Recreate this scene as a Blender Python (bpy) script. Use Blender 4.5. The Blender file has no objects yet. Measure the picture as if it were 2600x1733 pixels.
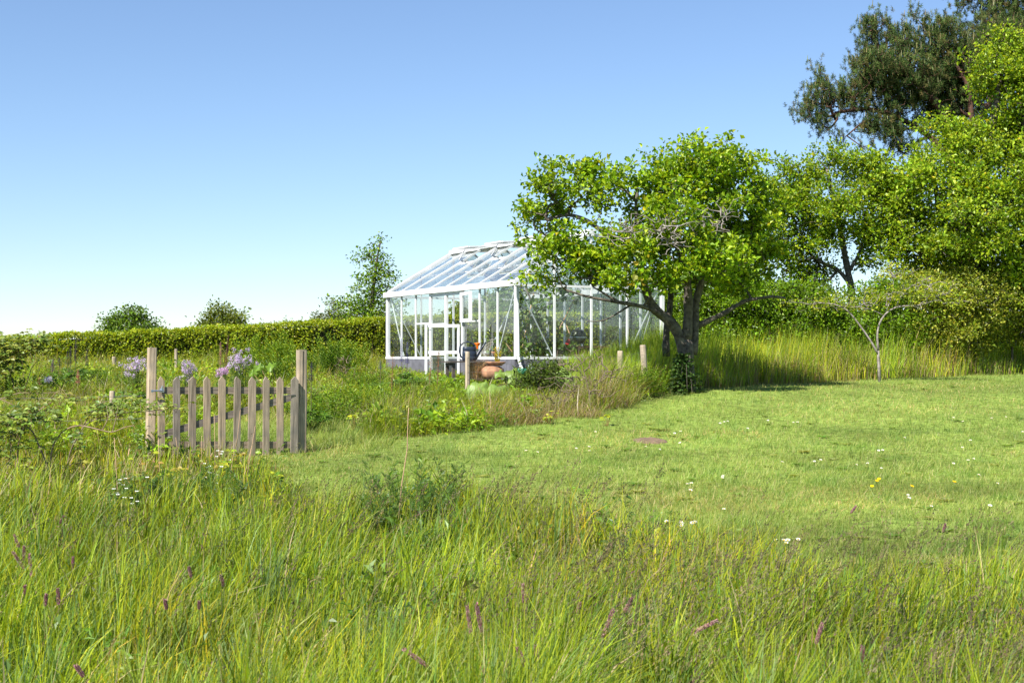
import bpy, math, os
import numpy as np
from mathutils import Vector, Matrix
sc = bpy.context.scene
C = sc.collection
F = 3611.0; CX = 1300.0; HY = 905.0; EYE = 1.6
# ------------------------------------------------------------------ camera
cam = bpy.data.cameras.new("camera"); cam.lens = 50; cam.sensor_width = 36
cam.clip_end = 6000; cam.clip_start = .05
cam.shift_y = (HY-866.5)/2600
cam.dof.use_dof = True; cam.dof.focus_distance = 24; cam.dof.aperture_fstop = 11
co = bpy.data.objects.new("camera", cam); C.objects.link(co)
co.location = (0, 0, EYE); co.rotation_euler = (math.radians(90), 0, 0); sc.camera = co
# ------------------------------------------------------------------ sky and sun
SUN_EL = math.radians(48); SUN_AZ = math.radians(-142)
w = bpy.data.worlds.new("World"); sc.world = w; w.use_nodes = True
nt = w.node_tree; nt.nodes.clear()
sky = nt.nodes.new('ShaderNodeTexSky'); sky.sky_type = 'NISHITA'; sky.sun_disc = False
sky.sun_elevation = SUN_EL; sky.sun_rotation = SUN_AZ; sky.air_density = 1.0; sky.dust_density = 0; sky.ozone_density = 5.0
bg = nt.nodes.new('ShaderNodeBackground'); bg.inputs[1].default_value = .073
hs = nt.nodes.new('ShaderNodeHueSaturation'); hs.inputs['Saturation'].default_value = .95
wo = nt.nodes.new('ShaderNodeOutputWorld')
nt.links.new(sky.outputs[0], hs.inputs['Color']); tn = nt.nodes.new('ShaderNodeMix'); tn.data_type = 'RGBA'; tn.blend_type = 'MULTIPLY'; tn.inputs[0].default_value = 1; tn.inputs[7].default_value = (.955, .985, 1.05, 1)
nt.links.new(hs.outputs[0], tn.inputs[6]); nt.links.new(tn.outputs[2], bg.inputs[0]); nt.links.new(bg.outputs[0], wo.inputs[0])
sl = bpy.data.lights.new("sun", 'SUN'); sl.energy = 5; sl.angle = math.radians(.53); sl.color = (1, .955, .88)
so = bpy.data.objects.new("sun", sl); C.objects.link(so)
sd = Vector((math.sin(SUN_AZ)*math.cos(SUN_EL), math.cos(SUN_AZ)*math.cos(SUN_EL), math.sin(SUN_EL)))
so.rotation_euler = sd.to_track_quat('Z', 'Y').to_euler(); so.location = (-20, -12, 30)
sc.view_settings.view_transform = 'Standard'; sc.view_settings.look = 'None'
sc.view_settings.exposure = 1.06; sc.view_settings.gamma = 1
sc.cycles.max_bounces = 6; sc.cycles.diffuse_bounces = 3; sc.cycles.glossy_bounces = 2
sc.cycles.transmission_bounces = 4; sc.cycles.transparent_max_bounces = 24
sc.cycles.caustics_reflective = False; sc.cycles.caustics_refractive = False
Q = 2.4   # foliage density

# ------------------------------------------------------------------ helpers
R_ = np.random.default_rng
A = np.asarray
def nrm(v):
    v = A(v, float); return v/np.maximum(np.linalg.norm(v, axis=-1, keepdims=True), 1e-9)
def at(px, py, d): return np.array([(px-CX)/F*d, d, EYE-(py-HY)/F*d])
_lat = R_(5).random((64, 64, 16))
def vn(x, y, s, seed=0):
    x = A(x, float)/s+seed*7.31; y = A(y, float)/s+seed*3.17
    xi = np.floor(x).astype(int); yi = np.floor(y).astype(int); fx = x-xi; fy = y-yi
    fx = fx*fx*(3-2*fx); fy = fy*fy*(3-2*fy)
    g = lambda a, b: _lat[a % 64, b % 64, seed % 16]
    return (g(xi, yi)*(1-fx)+g(xi+1, yi)*fx)*(1-fy)+(g(xi, yi+1)*(1-fx)+g(xi+1, yi+1)*fx)*fy
def vn3(p, s, seed=0):
    return (vn(p[:, 0], p[:, 1], s, seed)+vn(p[:, 1], p[:, 2], s, seed+1)+vn(p[:, 2], p[:, 0], s, seed+2))/3
_ty = np.arange(-60, 400, .25)
_tz = np.interp(_ty, [-60, 0, 8, 18, 23, 28, 34, 40, 55, 100, 400], [-1, 0, .06, .33, .65, .98, 1.15, 1.2, 1.0, -.5, -5])
_k = np.ones(13)/13; _tz = np.convolve(np.pad(_tz, 6, 'edge'), _k, 'valid')
def gz(x, y):
    x = A(x, float); y = A(y, float)
    z = np.interp(y, _ty, _tz)
    b = np.clip((60-y)/20, 0, 1)*np.clip(y/5, 0, 1)
    return z+b*(.06*(vn(x, y, 3.1, 1)-.5)+.03*(vn(x, y, .9, 2)-.5))
BX = [-3.6, -2.5, -1.4, 0, 1.25, 2.3, 3.0, 4.5, 13, 22]; BY = [17.6, 18.9, 20.2, 21.3, 22.6, 25.2, 27.2, 28.6, 36, 43]
def bank(x): return np.interp(x, BX, BY)
def near(x):
    return np.interp(x, [-6, -3.4, -2.6, -1.8, -.6, .6, 1.2, 3, 5], [19, 18, 15.5, 14.2, 13.6, 12.6, 11.2, 9.6, 8.8])+2.2*(vn(x, x*0, 1.3, 4)-.5)+1.0*(vn(x, x*0, .45, 6)-.5)
def zone(x, y):   # 0 foreground tall grass, 1 lawn, 2 bank/bed, 3 tall strip right
    z = np.ones(len(x), int)
    z[y < near(x)] = 0
    b = y > bank(x)+.9*(vn(x, y, .7, 3)-.5)+.4*(vn(x, y, .25, 5)-.5)
    z[b] = 2
    z[b & (x > 3.1+(y-27)*.02)] = 3
    z[(x < -3.3) & (y <= bank(x))] = 0
    z[(x < -2.1) & (x > -4.3-(y-18)*.25) & (y > 17.6) & (y < 22.6-.3*abs(x+3.3)+2*(vn(x, y, .7, 9)-.5))] = 1   # mown way through the gate
    return z
MATS = {}
def mat(name, col, rough=.6, metal=0, spec=.5, bump=0, bscale=40, var=0, vscale=6, stretch=None):
    m = bpy.data.materials.new(name); m.use_nodes = True; n = m.node_tree; b = n.nodes['Principled BSDF']
    b.inputs['Roughness'].default_value = rough; b.inputs['Metallic'].default_value = metal
    b.inputs['Specular IOR Level'].default_value = spec; b.inputs['Base Color'].default_value = (*col, 1)
    if var or bump:
        tc = n.nodes.new('ShaderNodeTexCoord'); mp = n.nodes.new('ShaderNodeMapping')
        n.links.new(tc.outputs['Object'], mp.inputs[0])
        if stretch: mp.inputs['Scale'].default_value = stretch
    if var:
        no = n.nodes.new('ShaderNodeTexNoise'); no.inputs['Scale'].default_value = vscale; no.inputs['Detail'].default_value = 6
        n.links.new(mp.outputs[0], no.inputs[0]); cr = n.nodes.new('ShaderNodeValToRGB')
        cr.color_ramp.elements[0].position = .3; cr.color_ramp.elements[1].position = .7
        cr.color_ramp.elements[0].color = (*[c*(1-var) for c in col], 1); cr.color_ramp.elements[1].color = (*[min(1, c*(1+var)) for c in col], 1)
        n.links.new(no.outputs[0], cr.inputs[0]); n.links.new(cr.outputs[0], b.inputs['Base Color'])
    if bump:
        n2 = n.nodes.new('ShaderNodeTexNoise'); n2.inputs['Scale'].default_value = bscale; n2.inputs['Detail'].default_value = 4
        n.links.new(mp.outputs[0], n2.inputs[0]); bp = n.nodes.new('ShaderNodeBump'); bp.inputs['Strength'].default_value = bump
        n.links.new(n2.outputs[0], bp.inputs['Height']); n.links.new(bp.outputs[0], b.inputs['Normal'])
    MATS[name] = m; return m
def leafmat(name, trans=.35, rough=.45, spec=.4, yel=(1.25, 1.15, .5)):
    m = bpy.data.materials.new(name); m.use_nodes = True; n = m.node_tree; b = n.nodes['Principled BSDF']
    at_ = n.nodes.new('ShaderNodeAttribute'); at_.attribute_name = 'col'
    n.links.new(at_.outputs['Color'], b.inputs['Base Color']); b.inputs['Roughness'].default_value = rough; b.inputs['Specular IOR Level'].default_value = spec
    if trans > 0:
        t = n.nodes.new('ShaderNodeBsdfTranslucent'); mu = n.nodes.new('ShaderNodeMix'); mu.data_type = 'RGBA'; mu.blend_type = 'MULTIPLY'
        mu.inputs[0].default_value = 1; n.links.new(at_.outputs['Color'], mu.inputs[6]); mu.inputs[7].default_value = (*yel, 1)
        n.links.new(mu.outputs[2], t.inputs[0]); mx = n.nodes.new('ShaderNodeMixShader'); mx.inputs[0].default_value = trans
        n.links.new(b.outputs[0], mx.inputs[1]); n.links.new(t.outputs[0], mx.inputs[2])
        n.links.new(mx.outputs[0], n.nodes['Material Output'].inputs[0])
    MATS[name] = m; return m
def woodmat(name, a, b_, sc_=(40, 40, 2.5)):
    m = bpy.data.materials.new(name); m.use_nodes = True; n = m.node_tree; b = n.nodes['Principled BSDF']; b.inputs['Roughness'].default_value = .8
    tc = n.nodes.new('ShaderNodeTexCoord'); mp = n.nodes.new('ShaderNodeMapping'); mp.inputs['Scale'].default_value = sc_
    n.links.new(tc.outputs['Object'], mp.inputs[0])
    oi = n.nodes.new('ShaderNodeObjectInfo'); ad = n.nodes.new('ShaderNodeVectorMath'); ad.operation = 'ADD'
    n.links.new(oi.outputs['Random'], ad.inputs[1]); 
    ms = n.nodes.new('ShaderNodeVectorMath'); ms.operation = 'SCALE'; ms.inputs['Scale'].default_value = 37
    n.links.new(oi.outputs['Random'], ms.inputs[0]); n.links.new(mp.outputs[0], ad.inputs[0]); n.links.new(ms.outputs[0], ad.inputs[1])
    no = n.nodes.new('ShaderNodeTexNoise'); no.inputs['Scale'].default_value = 1.0; no.inputs['Detail'].default_value = 8; no.inputs['Distortion'].default_value = .6
    n.links.new(ad.outputs[0], no.inputs[0]); cr = n.nodes.new('ShaderNodeValToRGB')
    cr.color_ramp.elements[0].position = .32; cr.color_ramp.elements[1].position = .68
    cr.color_ramp.elements[0].color = (*a, 1); cr.color_ramp.elements[1].color = (*b_, 1)
    n.links.new(no.outputs[0], cr.inputs[0])
    n3 = n.nodes.new('ShaderNodeTexNoise'); n3.inputs['Scale'].default_value = 5; n3.inputs['Detail'].default_value = 3
    n.links.new(tc.outputs['Object'], n3.inputs[0]); mu = n.nodes.new('ShaderNodeMix'); mu.data_type = 'RGBA'; mu.blend_type = 'MULTIPLY'
    c2 = n.nodes.new('ShaderNodeValToRGB'); c2.color_ramp.elements[0].color = (.72, .74, .78, 1); c2.color_ramp.elements[1].color = (1.1, 1.05, 1, 1)
    c2.color_ramp.elements[0].position = .35; c2.color_ramp.elements[1].position = .6
    n.links.new(n3.outputs[0], c2.inputs[0]); mu.inputs[0].default_value = .8
    n.links.new(cr.outputs[0], mu.inputs[6]); n.links.new(c2.outputs[0], mu.inputs[7])
    c4 = n.nodes.new('ShaderNodeValToRGB'); e = c4.color_ramp.elements; e[0].color = (.72, .74, .8, 1); e[1].color = (1.15, 1.08, .98, 1); el = c4.color_ramp.elements.new(.5); el.color = (.98, .92, .84, 1); n.links.new(oi.outputs['Random'], c4.inputs[0])
    m4 = n.nodes.new('ShaderNodeMix'); m4.data_type = 'RGBA'; m4.blend_type = 'MULTIPLY'; m4.inputs[0].default_value = 1; n.links.new(mu.outputs[2], m4.inputs[6]); n.links.new(c4.outputs[0], m4.inputs[7]); n.links.new(m4.outputs[2], b.inputs['Base Color'])
    bp = n.nodes.new('ShaderNodeBump'); bp.inputs['Strength'].default_value = .5; bp.inputs['Distance'].default_value = .01
    n.links.new(no.outputs[0], bp.inputs['Height']); n.links.new(bp.outputs[0], b.inputs['Normal'])
    MATS[name] = m; return m

class MB:
    """collects faces (mixed sizes) then links them as one mesh object"""
    def __init__(s): s.V = []; s.F = []; s.c = []; s.n = 0
    def add(s, V, Fc, col=None):
        V = A(V, float).reshape(-1, 3); Fc = A(Fc, int)
        s.V.append(V); s.F.append(Fc+s.n); s.n += len(V)
        if col is None: col = (.5, .5, .5)
        col = A(col, float)
        s.c.append(np.broadcast_to(col, (len(V), 3)) if col.ndim == 1 else col)
        return s
    def box(s, c, size, rot=None, col=None):
        h = A(size, float)/2; P = np.array([[x, y, z] for x in (-1, 1) for y in (-1, 1) for z in (-1, 1)])*h
        if rot is not None: P = P@A(rot).T
        P = P+A(c, float)
        return s.add(P, [[0, 1, 3, 2], [4, 6, 7, 5], [0, 4, 5, 1], [2, 3, 7, 6], [0, 2, 6, 4], [1, 5, 7, 3]], col)
    def bar(s, p, q, w_, h_, up=(0, 0, 1), col=None):
        p = A(p, float); q = A(q, float); d = nrm(q-p); u = A(up, float)
        if abs(d@u) > .98: u = np.array([1., 0, 0])
        sd_ = nrm(np.cross(d, u)); u = np.cross(sd_, d)
        return s.box((p+q)/2, (np.linalg.norm(q-p), w_, h_), np.stack([d, sd_, u], 1), col)
    def tube(s, P, r, n=8, col=None, caps=True):
        P = A(P, float); k = len(P); r = np.broadcast_to(A(r, float), (k,))
        T = nrm(np.gradient(P, axis=0)); u = np.cross(T[0], [0, 0, 1.]);
        if np.linalg.norm(u) < .1: u = np.cross(T[0], [1., 0, 0])
        u = nrm(u); V = []
        for i in range(k):
            u = nrm(u-(u@T[i])*T[i]); v = np.cross(T[i], u)
            a = np.arange(n)*2*math.pi/n
            V.append(P[i]+r[i]*(np.cos(a)[:, None]*u+np.sin(a)[:, None]*v))
        V = np.concatenate(V); i, j = np.meshgrid(np.arange(k-1), np.arange(n), indexing='ij'); j2 = (j+1) % n
        Fc = np.stack([i*n+j, i*n+j2, (i+1)*n+j2, (i+1)*n+j], -1).reshape(-1, 4)
        c0 = s.n
        s.add(V, Fc, col)
        if caps:
            s.add([P[0], P[-1]], np.zeros((0, 3), int), None if col is None else (A(col) if A(col).ndim == 1 else A(col)[0]))
            b = c0+k*n; a = np.arange(n)
            s.F.append(np.stack([np.full(n, b), c0+(a+1) % n, c0+a], 1)); s.F.append(np.stack([np.full(n, b+1), c0+(k-1)*n+a, c0+(k-1)*n+(a+1) % n], 1))
        return s
    def lathe(s, prof, c=(0, 0, 0), n=20, col=None, rot=None, scale=(1, 1, 1)):
        prof = A(prof, float); k = len(prof); a = np.arange(n)*2*math.pi/n
        V = np.stack([prof[:, None, 0]*np.cos(a), prof[:, None, 0]*np.sin(a), np.repeat(prof[:, 1:2], n, 1)], -1).reshape(-1, 3)*A(scale)
        if rot is not None: V = V@A(rot).T
        i, j = np.meshgrid(np.arange(k-1), np.arange(n), indexing='ij'); j2 = (j+1) % n
        return s.add(V+A(c), np.stack([i*n+j, i*n+j2, (i+1)*n+j2, (i+1)*n+j], -1).reshape(-1, 4), col)
    def blob(s, c, r, n=8, m=5, col=None, jit=0, rng=None):
        th = np.linspace(.12, math.pi-.12, m); prof = np.stack([np.sin(th), -np.cos(th)], 1)
        r = np.broadcast_to(A(r, float), (3,)); k0 = s.n
        s.lathe(prof, (0, 0, 0), n, col); V = s.V[-1]*r
        if jit: V = V*(1+jit*(rng.random((len(V), 1))-.5))
        s.V[-1] = V+A(c); return s
    # ---- batches
    def frusta(s, P, Qp, ra, rb, n=4, col=None):
        P = A(P, float); Qp = A(Qp, float); N = len(P)
        if N == 0: return s
        D = nrm(Qp-P); h = np.where(abs(D[:, 2:3]) > .9, [[1., 0, 0]], [[0, 0, 1.]]); u = nrm(np.cross(D, h)); v = np.cross(D, u)
        a = np.arange(n)*2*math.pi/n; o = np.cos(a)[None, :, None]*u[:, None]+np.sin(a)[None, :, None]*v[:, None]
        V = np.concatenate([P[:, None]+o*A(ra).reshape(-1, 1, 1), Qp[:, None]+o*A(rb).reshape(-1, 1, 1)], 1).reshape(-1, 3)
        j = np.arange(n); j2 = (j+1) % n; f = np.stack([j, j2, n+j2, n+j], 1)
        Fc = (f[None]+(np.arange(N)*2*n)[:, None, None]).reshape(-1, 4)
        c = None if col is None else (np.repeat(col, 2*n, 0) if A(col).ndim == 2 else col)
        return s.add(V, Fc, c)
    def ribbons(s, base, lean, h, w_, segs=3, col=None, rng=None, tipcol=None, ang=None, shape='blade'):
        base = A(base, float); N = len(base)
        if N == 0: return s
        h = np.broadcast_to(h, (N,)); w_ = np.broadcast_to(w_, (N,)); lean = np.broadcast_to(lean, (N, 2))
        if ang is None: ang = rng.random(N)*math.pi
        sd_ = np.stack([np.cos(ang), np.sin(ang), np.zeros(N)], 1); V = []; CC = []
        L = np.linalg.norm(lean, axis=1)
        for i in range(segs+1):
            t = i/segs; p = base.copy(); k = t**1.8
            p[:, :2] += lean*k*h[:, None]; p[:, 2] += h*(t-np.minimum(L, 1.6)*.38*k*t)
            ww = w_*(.5*max(1-t**1.7, .04)) if shape == 'blade' else w_*.5*(.25+1.0*math.sin(math.pi*min(.98, t+.02))**.7)
            V += [p-sd_*ww[:, None], p+sd_*ww[:, None]]
            if col is not None:
                c = A(col)
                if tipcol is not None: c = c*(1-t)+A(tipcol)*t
                c = np.broadcast_to(c, (N, 3)); CC += [c, c]
        V = np.stack(V, 1).reshape(-1, 3); f = np.array([[2*i, 2*i+1, 2*i+3, 2*i+2] for i in range(segs)])
        Fc = (f[None]+(np.arange(N)*2*(segs+1))[:, None, None]).reshape(-1, 4)
        return s.add(V, Fc, np.stack(CC, 1).reshape(-1, 3) if CC else None)
    def leaves(s, pos, d, up, L, W, fold=.25, col=None, curl=.15):
        pos = A(pos, float); N = len(pos)
        if N == 0: return s
        d = nrm(d); sd_ = nrm(np.cross(d, up)); u = np.cross(sd_, d); L = np.broadcast_to(L, (N,))[:, None]; W = np.broadcast_to(W, (N,))[:, None]
        V = np.stack([pos, pos+d*L*.5+sd_*W*.5+u*W*fold, pos+d*L-u*L*curl, pos+d*L*.5-sd_*W*.5+u*W*fold], 1).reshape(-1, 3)
        f = np.array([[0, 1, 2], [0, 2, 3]]); Fc = (f[None]+(np.arange(N)*4)[:, None, None]).reshape(-1, 3)
        c = col if col is None or A(col).ndim == 1 else np.repeat(A(col), 4, 0)
        return s.add(V, Fc, c)
    def leaves6(s, pos, d, up, L, W, fold=.2, col=None, curl=.2):   # rounder leaf for near plants
        pos = A(pos, float); N = len(pos)
        if N == 0: return s
        d = nrm(d); sd_ = nrm(np.cross(d, up)); u = np.cross(sd_, d); L = np.broadcast_to(L, (N,))[:, None]; W = np.broadcast_to(W, (N,))[:, None]
        g = lambda t, k: pos+d*L*t+sd_*W*k*.5+u*(W*abs(k)*fold-L*curl*t*t)
        V = np.stack([pos, g(.25, .85), g(.6, 1), g(1, 0), g(.6, -1), g(.25, -.85), g(.5, 0)], 1).reshape(-1, 3)
        f = np.array([[0, 1, 6], [1, 2, 6], [2, 3, 6], [3, 4, 6], [4, 5, 6], [5, 0, 6]]); Fc = (f[None]+(np.arange(N)*7)[:, None, None]).reshape(-1, 3)
        c = col if col is None or A(col).ndim == 1 else np.repeat(A(col), 7, 0)
        return s.add(V, Fc, c)
    def mesh(s, name, m, smooth=False):
        me = bpy.data.meshes.new(name); V = np.concatenate(s.V); me.vertices.add(len(V)); me.vertices.foreach_set('co', V.astype(np.float32).ravel())
        Fs = [f for f in s.F if len(f)]; sizes = np.concatenate([np.full(len(f), f.shape[1]) for f in Fs]); idx = np.concatenate([f.ravel() for f in Fs])
        me.loops.add(len(idx)); me.loops.foreach_set('vertex_index', idx.astype(np.int32))
        me.polygons.add(len(sizes)); st = np.concatenate([[0], np.cumsum(sizes)[:-1]]); me.polygons.foreach_set('loop_start', st.astype(np.int32))
        me.polygons.foreach_set('loop_total', sizes.astype(np.int32))
        me.polygons.foreach_set('use_smooth', np.full(len(sizes), bool(smooth)))
        a = me.color_attributes.new('col', 'FLOAT_COLOR', 'POINT'); cc = np.ones((len(V), 4), np.float32); cc[:, :3] = np.concatenate(s.c); a.data.foreach_set('color', cc.ravel())
        me.materials.append(m); me.update(); me.validate(); return me
    def build(s, name, m, parent=None, smooth=False, inv=None):
        o = bpy.data.objects.new(name, s.mesh(name, m, smooth)); C.objects.link(o)
        if parent is not None: o.parent = parent
        return o
def tag(o, label=None, cat=None, group=None, kind=None):
    if label: o['label'] = label
    if cat: o['category'] = cat
    if group: o['group'] = group
    if kind: o['kind'] = kind
    return o
def empty(name, loc=(0, 0, 0), rz=0, label=None, cat=None, group=None):
    o = bpy.data.objects.new(name, None); C.objects.link(o); o.location = loc; o.rotation_euler = (0, 0, rz); o.empty_display_size = .1
    return tag(o, label, cat, group)
def copy_tree(o, parent=None):
    c = o.copy(); C.objects.link(c); c.parent = parent
    for ch in list(o.children): copy_tree(ch, c)
    return c
def shift(mb, loc):   # move collected world-space verts into the local frame of an empty at loc
    for i in range(len(mb.V)): mb.V[i] = mb.V[i]-A(loc)
    return mb
def pick(rng, N, cols, jit=.12, wts=None):
    cols = A(cols, float); i = rng.choice(len(cols), N, p=None if wts is None else A(wts)/sum(wts))
    return np.clip(cols[i]*(1+jit*rng.normal(0, 1, (N, 1)))*(1+.06*rng.normal(0, 1, (N, 3))), .002, 1)

GRASS = leafmat('grass_blade', .45, .5, .25, (1.2, 1.1, .4)); LEAF = leafmat('leaf', .42, .42, .35, (1.3, 1.15, .4)); NEEDLE = leafmat('needle', .15, .7, .1, (1, 1, .8))
DRY = leafmat('dry_stalk', .2, .8, .2, (1, 1, 1)); PETAL = leafmat('petal', .4, .6, .2, (1, 1, 1))
def barkmat(name, a, b):
    m = mat(name, a, .9, var=.1, bump=.8, bscale=60); n = m.node_tree; cr = [x for x in n.nodes if x.type == 'VALTORGB'][0]
    cr.color_ramp.elements[0].color = (*a, 1); cr.color_ramp.elements[1].color = (*b, 1)
    [x for x in n.nodes if x.type == 'TEX_NOISE'][0].inputs['Scale'].default_value = 14
    return m
BARK = barkmat('lichened_bark', (.028, .021, .016), (.15, .13, .10)); PBARK = barkmat('pine_bark', (.03, .019, .014), (.14, .065, .035)); TWIG = barkmat('dead_twig', (.12, .1, .085), (.34, .3, .27))
CANE = barkmat('bramble_cane', (.16, .09, .06), (.34, .25, .17))
WOOD = woodmat('weathered_wood', (.17, .14, .10), (.42, .355, .265)); WOODR = woodmat('rail_wood', (.15, .12, .09), (.33, .28, .21), (2.5, 40, 40))
POSTW = woodmat('post_wood', (.25, .205, .15), (.48, .41, .31)); OLDW = woodmat('old_post_wood', (.22, .19, .15), (.45, .4, .32))
WHITE = mat('white_aluminium', (.74, .75, .75), .4, var=.10, vscale=5); GREYM = mat('grey_metal', (.3, .31, .32), .4, .6)
CONC = mat('grey_plinth', (.12, .12, .14), .85, var=.25, vscale=5, bump=.3)
GALV = mat('galvanised_steel', (.6, .64, .68), .3, .9); WIRE = mat('wire', (.16, .15, .14), .6, .5)
def glassmat(nm='window_glass', d0=.0, d1=.035):
    m = bpy.data.materials.new(nm); m.use_nodes = True; n = m.node_tree; n.nodes.clear()
    o = n.nodes.new('ShaderNodeOutputMaterial'); t = n.nodes.new('ShaderNodeBsdfTransparent'); t.inputs[0].default_value = (.965, .985, .98, 1)
    g = n.nodes.new('ShaderNodeBsdfGlossy'); g.inputs['Roughness'].default_value = .02; d = n.nodes.new('ShaderNodeBsdfDiffuse'); d.inputs[0].default_value = (.75, .78, .78, 1)
    lw = n.nodes.new('ShaderNodeLayerWeight'); lw.inputs[0].default_value = .5; mx = n.nodes.new('ShaderNodeMixShader')
    pw = n.nodes.new('ShaderNodeMath'); pw.operation = 'POWER'; pw.inputs[1].default_value = 3.2; n.links.new(lw.outputs['Facing'], pw.inputs[0])
    ma = n.nodes.new('ShaderNodeMath'); ma.operation = 'MULTIPLY_ADD'; ma.inputs[1].default_value = .75; ma.inputs[2].default_value = .03; ma.use_clamp = True
    n.links.new(pw.outputs[0], ma.inputs[0]); n.links.new(ma.outputs[0], mx.inputs[0]); n.links.new(t.outputs[0], mx.inputs[1]); n.links.new(g.outputs[0], mx.inputs[2])
    tc = n.nodes.new('ShaderNodeTexCoord'); no = n.nodes.new('ShaderNodeTexNoise'); no.inputs['Scale'].default_value = 3; no.inputs['Detail'].default_value = 5
    n.links.new(tc.outputs['Object'], no.inputs[0]); mr = n.nodes.new('ShaderNodeMapRange'); mr.inputs[1].default_value = .4; mr.inputs[2].default_value = .8; mr.inputs[3].default_value = d0; mr.inputs[4].default_value = d1
    n.links.new(no.outputs[0], mr.inputs[0]); m2 = n.nodes.new('ShaderNodeMixShader'); n.links.new(mr.outputs[0], m2.inputs[0]); n.links.new(mx.outputs[0], m2.inputs[1]); n.links.new(d.outputs[0], m2.inputs[2])
    n.links.new(m2.outputs[0], o.inputs[0]); return m
GLASS = glassmat(); ROOFGLASS = glassmat('dusty_roof_glass', .015, .09)

# palette (linear)
G_MID = (.235, .32, .016); G_YEL = (.37, .42, .022); G_DEEP = (.085, .15, .008); G_BLUE = (.15, .27, .055); STRAW = (.45, .36, .19); G_PALE = (.26, .34, .09)
# ------------------------------------------------------------------ ground
def ground():
    xs = np.unique(np.concatenate([np.linspace(-30, 30, 200), -np.geomspace(30, 2500, 26), np.geomspace(30, 2500, 26)]))
    ys = np.unique(np.concatenate([np.linspace(-12, 62, 250), np.geomspace(62, 4500, 34), -np.geomspace(12, 600, 16)]))
    X, Y = np.meshgrid(xs, ys); Z = gz(X.ravel(), Y.ravel()); V = np.stack([X.ravel(), Y.ravel(), Z], 1)
    nx = len(xs); i, j = np.meshgrid(np.arange(len(ys)-1), np.arange(nx-1), indexing='ij'); a = i*nx+j
    Fc = np.stack([a, a+1, a+nx+1, a+nx], -1).reshape(-1, 4)
    zn = zone(V[:, 0], V[:, 1]); col = np.where((zn == 1)[:, None], [[.17, .25, .05]], [[.08, .085, .02]])
    n_ = vn(V[:, 0], V[:, 1], 1.3, 6)[:, None]; col = col*(.75+.5*n_)
    mb = MB(); mb.add(V, Fc, col)
    m = bpy.data.materials.new('soil_and_turf'); m.use_nodes = True; n = m.node_tree; b = n.nodes['Principled BSDF']; b.inputs['Roughness'].default_value = .95; b.inputs['Specular IOR Level'].default_value = .1
    t = n.nodes.new('ShaderNodeAttribute'); t.attribute_name = 'col'; no = n.nodes.new('ShaderNodeTexNoise'); no.inputs['Scale'].default_value = 9; no.inputs['Detail'].default_value = 8
    tc = n.nodes.new('ShaderNodeTexCoord'); n.links.new(tc.outputs['Object'], no.inputs[0]); cr = n.nodes.new('ShaderNodeValToRGB')
    cr.color_ramp.elements[0].position = .35; cr.color_ramp.elements[0].color = (.5, .5, .45, 1); cr.color_ramp.elements[1].position = .7; cr.color_ramp.elements[1].color = (1.35, 1.25, 1.2, 1)
    mu = n.nodes.new('ShaderNodeMix'); mu.data_type = 'RGBA'; mu.blend_type = 'MULTIPLY'; mu.inputs[0].default_value = 1
    n.links.new(no.outputs[0], cr.inputs[0]); n.links.new(t.outputs[0], mu.inputs[6]); n.links.new(cr.outputs[0], mu.inputs[7]); n.links.new(mu.outputs[2], b.inputs['Base Color'])
    bp = n.nodes.new('ShaderNodeBump'); bp.inputs['Strength'].default_value = .6; n.links.new(no.outputs[0], bp.inputs['Height']); n.links.new(bp.outputs[0], b.inputs['Normal'])
    tag(mb.build('ground', m, smooth=True), kind='structure')
ground()

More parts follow.
